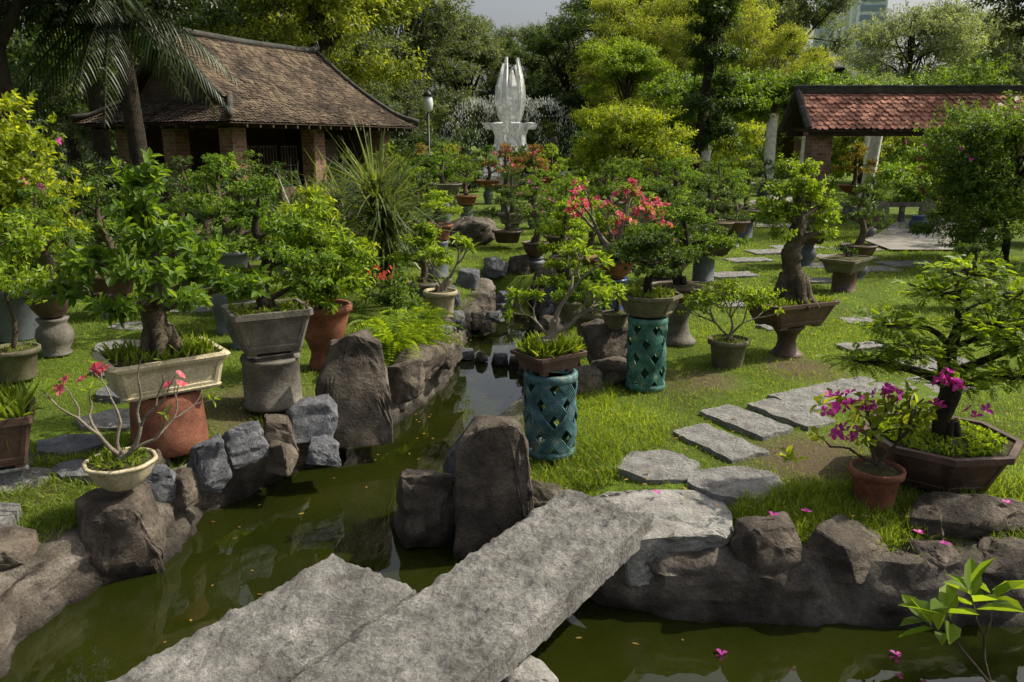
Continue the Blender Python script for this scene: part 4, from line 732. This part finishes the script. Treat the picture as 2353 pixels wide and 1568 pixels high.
P,O,_=padpts(pads,12500,.5); o=mk('far_woodland',np_mesh('far_woodland',*tufts(P,O,7,.8,.5,1.2,False),L_far)); o['kind']='stuff'; meta(o,'far-off mass of woodland closing the garden','woodland')
def palm(x,y,h,n,L,lab,mat,rad=.14,lean=0):
    R=root('palm_tree',(x,y,0),lab,'palm tree','palm trees'); tb=MB(); tb.add(tube(curve([(0,0,-.1),(lean*.4,0,h*.5),(lean,0,h)],8),list(np.linspace(rad*1.3,rad,17)),12,.15)); mk('trunk',tb.mesh('trunk',BARKD,True),R)
    a=rng.uniform(0,6.28,n); e=rng.uniform(-.4,1.2,n); D=np.stack([np.cos(a)*np.cos(e),np.sin(a)*np.cos(e),np.sin(e)],1); C=np.zeros((n,3))+[lean,0,h]; parts=[]
    S=norm(np.cross(D,[0,0,1.0])); Ls=L*rng.uniform(.8,1.1,n)[:,None]
    for j in range(26):
        t=(j+2)/28; pos=C+D*Ls*t-np.array([0,0,1.])*Ls*.75*t*t
        for sg in (1,-1): parts.append(straps(pos,S*sg*.8+D*.4-np.array([0,0,.75]),L*.24*math.sin(math.pi*(t*.8+.15)),.04,.6,3))
    T=MB()
    for i2 in range(n):
        T.add(tube([tuple(C[i2]+D[i2]*Ls[i2]*t-np.array([0,0,1.])*Ls[i2]*.75*t*t) for t in np.linspace(0,1,8)],list(np.linspace(.025,.006,8)),4,0,0,False))
    mk('frond_stem',T.mesh('frond_stem',BARKD,True),R); mk('crown',np_mesh('crown',*cat(parts),mat),R)
palm(-7.5,16.6,4.75,28,2.1,'palm with long drooping dark fronds near house',L_deep,.15,-.2); palm(-10.4,13.5,3.9,22,2.0,'palm with drooping dark fronds under the trees',L_deep)
palm(8.5,56,8.4,20,3.0,'tall dark palm beyond the lawn',L_dark,.2); palm(-3.2,30.5,1.3,18,1.8,'short feathery palm near the lamp',L_mid,.12); palm(-4.6,33,1.2,16,1.6,'short feathery palm near the lamp',L_mid,.12)
# ---------------------------------------------------------------- roofs
def tiles(Pl,Pr,v0,v1,rows,tw,lift=.03,seed=0):
    Vv=[]; rs=np.random.default_rng(seed)
    for i in range(rows):
        a=v0+(v1-v0)*i/rows; b=v0+(v1-v0)*min(1,(i+1.55)/rows)
        la,ra,lb,rb=[np.array(f(t)) for f,t in ((Pl,a),(Pr,a),(Pl,b),(Pr,b))]
        L=np.linalg.norm(ra-la); n=max(1,int(L/tw)); off=.5*(i%2)
        ex=(ra-la)/max(L,1e-6); up=(lb+rb)/2-(la+ra)/2; up=up-ex*(up@ex); ul=np.linalg.norm(up); upn=up/max(ul,1e-6); nn=np.cross(ex,upn); nn*=np.sign(nn[2]) if abs(nn[2])>1e-6 else 1
        for j in range(-1,n+1):
            s=(j+.5+off)/n*L
            if s<tw*.3 or s>L-tw*.3: continue
            c=la+(ra-la)*(s/L)+np.array([0,0,rs.uniform(-.006,.006)]); w=tw*.49; h=ul; li=lift*rs.uniform(.6,1.5); tw_=rs.uniform(-.01,.01)
            pts=[(-w,h,.004),(w,h,.004),(w,h*.28,li),(w*.55,h*.06,li),(0,0,li+tw_),(-w*.55,h*.06,li),(-w,h*.28,li)]
            Vv.append([c+ex*p[0]+upn*p[1]+nn*p[2] for p in pts])
    Vv=np.array(Vv); n=len(Vv); return Vv.reshape(-1,3),np.arange(n*7).reshape(n,7)
def tile_mesh(lst,mat,name='roof_tiles'): return np_mesh(name,*cat(lst),mat)
ang=math.atan2(.89,.456); H_=root('tiled_house',(-7.5,22,0),'brick house with sweeping old clay tile hip-and-gable roof','house',None,ang)
A_,B_=9.0,6.6; hs=B_/2
def hzt(t): return 2.60+2.75*(.62*t+.38*t*t)
def lift(s,v): return .30*max(0,(abs(s)-.55)/.45)**2*(1-v)
vb=.36
fl_=lambda v:(hs*v if v<vb else hs*vb-.3,hs*v,hzt(v)+lift(1,v)*.6)
fr_=lambda v:(A_-1.5*v,hs*v,hzt(v)+lift(1,v)*.6)
bl_=lambda v:(fl_(v)[0],B_-hs*v,fl_(v)[2]); br_=lambda v:(fr_(v)[0],B_-hs*v,fr_(v)[2])
el_=lambda v:(hs*v,hs*v,hzt(v)+lift(1,v)*.6); er_=lambda v:(hs*v,B_-hs*v,hzt(v)+lift(1,v)*.6)
TL=[tiles(fl_,fr_,0,1,36,.14,.03,1),tiles(bl_,br_,0,1,20,.3,.03,2),tiles(el_,er_,0,vb,13,.14,.03,3),tiles(fr_,br_,0,1,24,.25,.03,4)]
roof=mk('roof',tile_mesh(TL,TILE_O,'roof'),H_)
deck=MB()
def strip(f,g_,v0,v1,n=10,dz=-.03):
    V=[];F=[]
    for i in range(n+1):
        v_=v0+(v1-v0)*i/n; a,b=f(v_),g_(v_); V+=[(a[0],a[1],a[2]+dz),(b[0],b[1],b[2]+dz)]
    for i in range(n): F.append((2*i,2*i+1,2*i+3,2*i+2))
    deck.add((V,F))
strip(fl_,fr_,0,1); strip(bl_,br_,0,1); strip(el_,er_,0,vb,5); strip(fr_,br_,0,1)
mk('roof_deck',deck.mesh('roof_deck',WOOD),roof)
rg=MB()
ridge=[(hs*vb-.45,hs,hzt(1)+.34),(1.3,hs,hzt(1)+.10),(4,hs,hzt(1)+.02),(7.0,hs,hzt(1)+.06),(7.6,hs,hzt(1)+.22)]
rg.add(tube(curve(ridge,5),.11,6,.1))
for f in (fr_,br_): rg.add(tube(curve([f(v_)[:2]+(f(v_)[2]+.07+(.12 if v_==0 else 0),) for v_ in (1,.8,.6,.4,.2,.0)],3),.09,6,.1))
for f in (fl_,bl_): rg.add(tube(curve([f(v_)[:2]+(f(v_)[2]+.07,) for v_ in (1,.85,.7,.55,.42,.365)],3),.09,6,.1)); rg.add(tube(curve([f(v_)[:2]+(f(v_)[2]+.07+(.12 if v_==0 else 0),) for v_ in (.355,.24,.12,.0)],3),.09,6,.1))
mk('ridge',rg.mesh('ridge',RIDGE,True),roof)
zb_=hzt(vb); gx=hs*vb
mk('gable_wall',MB().add(([(gx,hs*vb+.1,zb_-.1),(gx,B_-hs*vb-.1,zb_-.1),(gx,hs,hzt(1)-.15),(gx+.2,hs*vb+.1,zb_-.1),(gx+.2,B_-hs*vb-.1,zb_-.1),(gx+.2,hs,hzt(1)-.15)],[(0,1,2),(5,4,3),(0,3,4,1),(1,4,5,2),(2,5,3,0)])).mesh('gable_wall',BRICKD),H_)
for cx,cy in ((1.0,1.0),(4.4,1.0),(7.9,1.0),(1.0,5.35),(1.0,3.3),(7.7,5.35)):
    mk('brick_column',MB().add(box((cx,cy,1.45),(.52,.52,2.9))).add(box((cx,cy,.12),(.62,.62,.26))).mesh('brick_column',BRICK),H_)
wl=MB(); wl.add(box((4.5,5.35,1.4),(5.9,.2,2.8))); wl.add(box((7.7,3.3,1.4),(.2,3.6,2.8))); wl.add(box((1.25,2.28,.45),(.2,1.55,.9))); wl.add(box((1.25,4.33,.45),(.2,1.55,.9))); wl.add(box((2.83,1.25,.45),(2.65,.2,.9)))
mk('wall',wl.mesh('wall',BRICKD),H_)
bm_=MB()
for a,b in (((1.25,1.25,2.78),(7.7,1.25,2.78)),((1.25,1.25,2.78),(1.25,5.35,2.78))): bm_.add(tube([a,b],.09,4))
for k in range(17): bm_.add(box((.6+k*.5,.65,2.68),(.06,1.3,.08)))
for k in range(9): bm_.add(box((.65,.9+k*.6,2.66),(1.3,.06,.08)))
mk('eave_beam',bm_.mesh('eave_beam',WOOD),H_)
for x0 in (1.55,2.3,3.2):
    wn=MB(); 
    for k in range(6): wn.add(box((x0+k*.13,1.25,1.55),(.025,.04,1.2)))
    for k in range(3): wn.add(box((x0+.32,1.25,.98+k*.57),(.72,.05,.035)))
    mk('window',wn.mesh('window',WOOD),H_)
dr=MB(); dr.add(box((5.3,1.25,1.2),(1.1,.08,2.3))); dr.add(box((5.3,1.2,1.7),(.9,.05,.9)));dr.add(box((5.3,1.2,.6),(.9,.05,.8))); mk('door',dr.mesh('door',WOOD),H_)
# gate
G_=root('tiled_gate',(8.65,24,0),'brick gate with red scalloped clay tile roof','gate')
gl=lambda v:(0,1.25*v,2.58+1.12*v); gr=lambda v:(8.6,1.25*v,2.60+1.12*v); gl2=lambda v:(0,2.5-1.25*v,2.58+1.12*v); gr2=lambda v:(8.6,2.5-1.25*v,2.60+1.12*v)
rf=mk('roof',tile_mesh([tiles(gl,gr,0,1,9,.20,.045,5),tiles(gl2,gr2,0,1,9,.20,.045,6)],TILE_R,'roof'),G_)
deck=MB(); strip(gl,gr,0,1,3); strip(gl2,gr2,0,1,3); mk('roof_deck',deck.mesh('roof_deck',WOOD),rf)
rr_=MB(); rr_.add(box((4.3,1.25,3.76),(8.8,.22,.16))); rr_.add(tube([(-.15,1.25,3.87),(8.7,1.25,3.87)],.07,6,.1))
for f in (gl,gl2): rr_.add(tube([tuple(np.array(f(1))+[0,0,.08]),tuple(np.array(f(0))+[0,0,.06])],.10,6,.1))
mk('ridge',rr_.mesh('ridge',RIDGE),rf)
for cx in (.65,7.2): mk('brick_column',MB().add(box((cx,.9,1.25),(.60,.60,2.5))).add(box((cx,.9,.1),(.7,.7,.22))).add(box((cx,.9,2.5),(.72,.72,.12))).mesh('brick_column',BRICK),G_)
bb=MB(); bb.add(box((4.3,.25,2.52),(8.4,.14,.16))); bb.add(box((4.3,2.2,2.52),(8.4,.14,.16))); [bb.add(box((.3+k*.9,1.2,2.62),(.08,2.2,.08))) for k in range(10)]; mk('eave_beam',bb.mesh('eave_beam',WOOD),G_)
for x,y,le in ((6.9,29.2,0),(9.2,29.2,0),(10.5,29.2,0),(12.0,27.6,.10),(12.5,28.3,-.06),(14.6,33,0)):
    me=MB().add(loft([(1.2,0),(1.2,.15),(1,.2),(.92,3.05),(1.15,3.1),(1.15,3.25)],shp('round',16),.40,.40,True,True)).mesh('column',WHITE,False); o=meta(mk('pergola_column',me,None,(x,y,0)),'white painted round pergola column on the lawn','column','white pergola columns'); o.rotation_euler=(0,le,0)
pb=MB(); 
for y in (29.2,31.6): pb.add(box((9.5,y,3.35),(8,.16,.2)))
for k in range(14): pb.add(box((5.8+k*.58,30.4,3.5),(.1,3.0,.1)))
meta(mk('pergola_roof',pb.mesh('pergola_roof',WOOD)),'dark timber pergola beams carrying a climbing vine','pergola')
vp=[(5.6+k*.5,30.3+.7*math.sin(k),3.85+.4*math.sin(k*2.1),.85,1.2,.65) for k in range(12)]+[(5.8+k*.8,29.2,3.35+.2*math.sin(k*3),.55,.35,.42) for k in range(7)]
R=root('climbing_vine',(0,0,0),'thick green vine sprawling over the pergola beams','vine'); P,O,Cc=padpts(vp,3600,.5); tw=twigs(Cc[::4],P[::4],.02,.006); mk('stem',np_mesh('stem',*tw,BARK),R); mk('crown',np_mesh('crown',*tufts(P,O,8,.15,.09,.25,False),L_brt),R)
for x,y in ((9.9,21.6),(11.0,21.3)): 
    me=MB().add(loft([(1,0),(1,.5),(.9,.62),(.6,.74),(.2,.8)],shp('rect'),.38,.2,True,True)).mesh('p',C_grey); meta(mk('stone_post',me,None,(x,y,0)),'rounded grey stone post by the gate','stone post','stone posts by the gate')
rb=MB().add(box((0,0,.52),(5.2,.12,.12))); [rb.add(box((k,0,.26),(.12,.12,.46))) for k in (-2.4,-.8,.8,2.4)]; meta(mk('low_railing',rb.mesh('low_railing',C_grey),None,(11.9,22.9,0)),'low grey concrete railing beside the gate','railing')
pedestal('jar',(10.25,20.2,0),.45,.45,C_blue,'small blue glazed jar on the patio',group=None,name='blue_jar',catg='jar')
# ---------------------------------------------------------------- fountain
Fo=root('fountain',(-.1,50,0),'white lotus-shaped concrete fountain spraying water','fountain')
def blade(prof,width,th,a,mb):
    V=[];F=[];ca,sa=math.cos(a),math.sin(a)
    for i,((r_,z_),w_) in enumerate(zip(prof,width)):
        for rr2,ww in ((r_-th/2,-w_/2),(r_+th/2,-w_/2*.8),(r_+th/2,w_/2*.8),(r_-th/2,w_/2)): V.append((rr2*ca-ww*sa,rr2*sa+ww*ca,z_))
    n=len(prof)
    for i in range(n-1):
        for k in range(4): x=i*4+k;y=i*4+(k+1)%4;F.append((x,y,y+4,x+4))
    F.append((3,2,1,0)); F.append(tuple((n-1)*4+k for k in range(4))); mb.add((V,F))
for k in range(9):
    mb=MB(); hh=.4*math.sin(k*2.3+1); blade([(.46,3.3),(.70,3.9),(.86,4.7),(.82,5.5),(.64,6.2+hh*.5),(.46,6.85+hh)],[.30,.44,.47,.40,.25,.04],.14,k*2*math.pi/9+.1,mb); mk('petal',mb.mesh('petal',WHITE),Fo)
for k in range(8):
    mb=MB(); blade([(1.7,0),(1.5,.9),(1.18,1.7),(.85,2.3),(.85,2.72),(1.05,3.15),(1.34,3.45),(1.52,3.38),(1.5,3.15),(1.36,3.05)],[.8,.7,.56,.46,.46,.6,.7,.66,.5,.36],.18,k*math.pi/4+.2,mb); mk('buttress',mb.mesh('buttress',WHITE),Fo)
mk('shaft',MB().add(loft([(1,0),(.9,1.5),(.7,2.6),(.8,3.2),(.8,3.4),(.35,3.5),(.15,4.4)],shp('oct'),1.3,1.3,True,True)).mesh('shaft',WHITE),Fo)
mk('basin',MB().add(loft([(1,0),(1,.5),(.94,.5),(.94,.3)],shp('round',40),9,9,True,True)).mesh('basin',WHITE),Fo)
DROP=leaf_mat('water_drops',(.7,.74,.78),(.85,.88,.9),.5,.2,1,(1,1,1))
for k in range(14):
    a=k*.4488+.2; n=230; t=rng.random(n)**.75; rr2=.9+3.8*t; z_=3.4+7.4*t-9.8*t*t
    P=np.stack([np.cos(a)*rr2,np.sin(a)*rr2,np.maximum(z_,.5)],1)+rng.normal(size=(n,3))*(.05+.2*t[:,None]); D=rng.normal(size=(n,3))*.25+[0,0,-1]
    j_=mk('water_jet',np_mesh('water_jet',*leafgeo(P,D,rng.normal(size=(n,3)),.17,.024,0,0,False),DROP),Fo); j_['kind']='stuff'
LP=root('street_lamp',(-3.55,35,0),'garden lamp with pale lantern head on a slim dark post','street lamp')
mk('post',MB().add(loft([(2,0),(2,.3),(1,.4),(.8,3.55)],shp('round',12),.12,.12,True,True)).mesh('post',METAL,True),LP)
mk('lamp_shade',MB().add(loft([(.4,3.5),(.9,3.6),(1.1,3.85),(.9,4.1),(.5,4.2)],shp('round',16),.42,.42,True,True)).mesh('lamp_shade',GLOBE,True),LP); mk('cap',MB().add(loft([(1.15,4.15),(.6,4.3),(.1,4.42)],shp('round',12),.42,.42,True,True)).mesh('cap',METAL,True),LP)
meta(mk('stone_stele',MB().add(loft([(1,0),(.95,1.6),(.8,2.3),(.45,2.6)],shp('round',10),.6,.5,True,True)).mesh('stone_stele',R_brown),None,(2.35,46,0)),'tall rounded brown standing stone by the fountain','standing stone')
T_=root('office_tower',(122,320,0),'tall pale office tower with glass bands','office tower'); mk('facade',MB().add(box((0,0,60),(9,20,120))).add(box((10.2,2,60),(11,18,120))).mesh('facade',TOWER),T_)
gm=MB(); [gm.add(box((10.4,-7.1,20+k*3.4),(9,.3,2.1))) for k in range(26)]; mk('glass_band',gm.mesh('glass_band',GLASS),T_)
fm=MB(); [fm.add(box((-3.8+k*2.5,-10.2,60),(.9,.5,120))) for k in range(4)]; mk('pilaster',fm.mesh('pilaster',WHITE),T_)
Pg=root('pagoda',(23.3,64,0),'dark-roofed pagoda with upturned eaves among trees','pagoda')
V=[];F=[]
def sq(s,z,li): return [(s*3.4*math.cos(a)*(1.0 if k%2==0 else .86),s*3.4*math.sin(a)*(1.0 if k%2==0 else .86),z+(li if k%2==0 else 0)) for k,a in enumerate([math.pi/4*j+.2 for j in range(8)])]
for r_ in [sq(1,7.0,.6),sq(.72,7.6,.15),sq(.42,8.5,0),sq(.3,9.2,0)]: V+=r_
for i3 in range(3):
    for k in range(8): a=i3*8+k;b=i3*8+(k+1)%8;F.append((a,b,b+8,a+8))
F.append(tuple(range(24,32))); F.append(tuple(range(7,-1,-1)))
mk('roof',MB().add((V,F)).mesh('roof',RIDGE),Pg); mk('wall',MB().add(box((0,0,3.5),(4,4,7))).mesh('wall',BRICKD),Pg)
# ---------------------------------------------------------------- grass, litter
def inside_stones(P):
    m=np.zeros(len(P),bool)
    for (lx,ly),r,poly in ST:
        pts=np.array(poly)*.93+[lx,ly]; n=len(pts); ins=np.zeros(len(P),bool)
        for a in range(n):
            p,q=pts[a],pts[(a+1)%n]; c=((p[1]>P[:,1])!=(q[1]>P[:,1]))
            with np.errstate(divide='ignore',invalid='ignore'): xx=(q[0]-p[0])*(P[:,1]-p[1])/(q[1]-p[1])+p[0]
            ins^=(c&(P[:,0]<xx))
        m|=ins
    return m
def grass(n,xr,yf,h,w,mind):
    x=rng.uniform(*xr,n); y=yf(rng.random(n)); P=np.stack([x,y],1); s=sdist(x,y); ok=(s>mind)&(~inside_stones(P))
    for cx,cy,r in ((2.15,5.35,.3),(2.0,7.3,.3),(2.9,7.9,.35)): ok&=~((np.hypot(x-cx,y-cy)<r)&(rng.random(n)<.8))
    pn=np.sin(x*3.1+1)*np.cos(y*2.7)+np.sin(x*1.1-y*1.7); ok&=(rng.random(n)<.75+.25*pn)
    x,y=x[ok],y[ok]; n=len(x); C=np.stack([x,y,gz(x,y,s[ok])-.005],1); D=rng.normal(size=(n,3))*.45+[0,0,1]
    return leafgeo(C,D,rng.normal(size=(n,3)),h*rng.uniform(.5,1.4,n),w,.35,.05,False)
parts=[grass(190000,(-5,6),lambda q:3.6+6.5*q,.038,.0055,.2),grass(100000,(-8,10),lambda q:9+13*q,.055,.012,.25)]
def tuftpatch(cx,cy,rx,ry,n,h,w,z=0.0):
    a=rng.random(n)*6.28; r=np.sqrt(rng.random(n)); x=cx+np.cos(a)*r*rx; y=cy+np.sin(a)*r*ry; s=sdist(x,y); C=np.stack([x,y,gz(x,y,s)+z],1); D=rng.normal(size=(n,3))*.6+[0,0,1]; P2=np.stack([x,y],1); ok=(s>.14)&(~inside_stones(P2))
    C,D=C[ok],D[ok]; return leafgeo(C,D,rng.normal(size=C.shape),h*rng.uniform(.5,1.3,len(C)),w,.5,.05,False)
parts+=[tuftpatch(.42,5.45,.45,.5,5500,.10,.006),tuftpatch(.75,6.0,.5,.6,4000,.07,.006),tuftpatch(.55,6.9,.4,.5,3000,.09,.006),tuftpatch(2.0,4.50,.62,.30,8000,.095,.006,.02),tuftpatch(3.3,4.5,.6,.4,4000,.11,.006,.02),tuftpatch(-3.0,4.9,.5,.5,2500,.08,.007),tuftpatch(-2.5,5.6,.5,.4,2500,.09,.007)]
for t in range(46):
    q=(LBs if t%2 else RBs); x,y=q[int(rng.random()*len(q))]
    if y<3.4 or y>13: continue
    parts.append(tuftpatch(x,y,.42,.42,700,.08,.006,.0))
o=mk('grass',np_mesh('grass',*cat(parts),L_grass)); o['kind']='stuff'; meta(o,'short green lawn grass with longer tufts','grass')
n=1000; x=rng.uniform(-5,6,n); y=rng.uniform(3.8,12,n); s=sdist(x,y); z=np.where(s>.3,.04,WZ+.004); ok=(s>.3)|((s<-.1)&(rng.random(n)<.6)); x,y,z=x[ok],y[ok],z[ok]; n=len(x)
a=rng.uniform(0,6.28,n); D=np.stack([np.cos(a),np.sin(a),rng.uniform(-.05,.15,n)*(z>0)],1); V,F=leafgeo(np.stack([x,y,z],1),D,np.tile([0,0,1.],(n,1)),.035*rng.uniform(.5,1.4,n),.018,0,.03); o=mk('fallen_leaves',np_mesh('fallen_leaves',V,F,L_dry)); o['kind']='stuff'; meta(o,'scattered dry fallen leaves on lawn and water','fallen leaves')
for x,y,z in ((1.12,3.73,WZ+.006),(2.05,3.72,WZ+.006),(.93,4.72,.03),(1.75,4.35,.08),(2.35,4.2,.02),(2.9,4.3,.16),(1.5,4.2,.13),(2.45,4.1,.0)):
    V,F=flowers([[0,0,0]],[[.1,.1,1]],.035,3); meta(mk('fallen_blossom',np_mesh('fallen_blossom',V,F,F_mag),None,(x,y,z)),'fallen magenta bougainvillea blossom','blossom','fallen blossoms')
# ---------------------------------------------------------------- light, world, camera
az=math.radians(74); el=math.radians(46)
s=Vector((math.sin(az)*math.cos(el),math.cos(az)*math.cos(el),math.sin(el)))
ld=bpy.data.lights.new('sun','SUN'); ld.energy=5.0; ld.angle=math.radians(.7); ld.color=(1,.93,.77); lo=bpy.data.objects.new('sun',ld); COL.objects.link(lo); lo.rotation_euler=(-s).to_track_quat('-Z','Y').to_euler(); lo.location=(10,10,30)
W=bpy.data.worlds.new('World'); SC.world=W; W.use_nodes=True; t=W.node_tree; bg=t.nodes['Background']; sk=t.nodes.new('ShaderNodeTexSky'); sk.sky_type='NISHITA'; sk.sun_disc=False; sk.sun_elevation=el; sk.sun_rotation=az; sk.dust_density=6; sk.air_density=1.0
hs_=t.nodes.new('ShaderNodeHueSaturation'); hs_.inputs['Saturation'].default_value=.5; t.links.new(sk.outputs[0],hs_.inputs['Color']); t.links.new(hs_.outputs[0],bg.inputs[0]); bg.inputs[1].default_value=.14
cd=bpy.data.cameras.new('camera'); cd.lens=28; cd.sensor_width=36; cd.clip_end=2000; cd.clip_start=.05; co=bpy.data.objects.new('camera',cd); COL.objects.link(co); co.location=(0,0,2.2); co.rotation_euler=(math.radians(90-13.9),0,0); SC.camera=co
SC.view_settings.view_transform='Standard'; SC.view_settings.look='None'; SC.view_settings.exposure=0
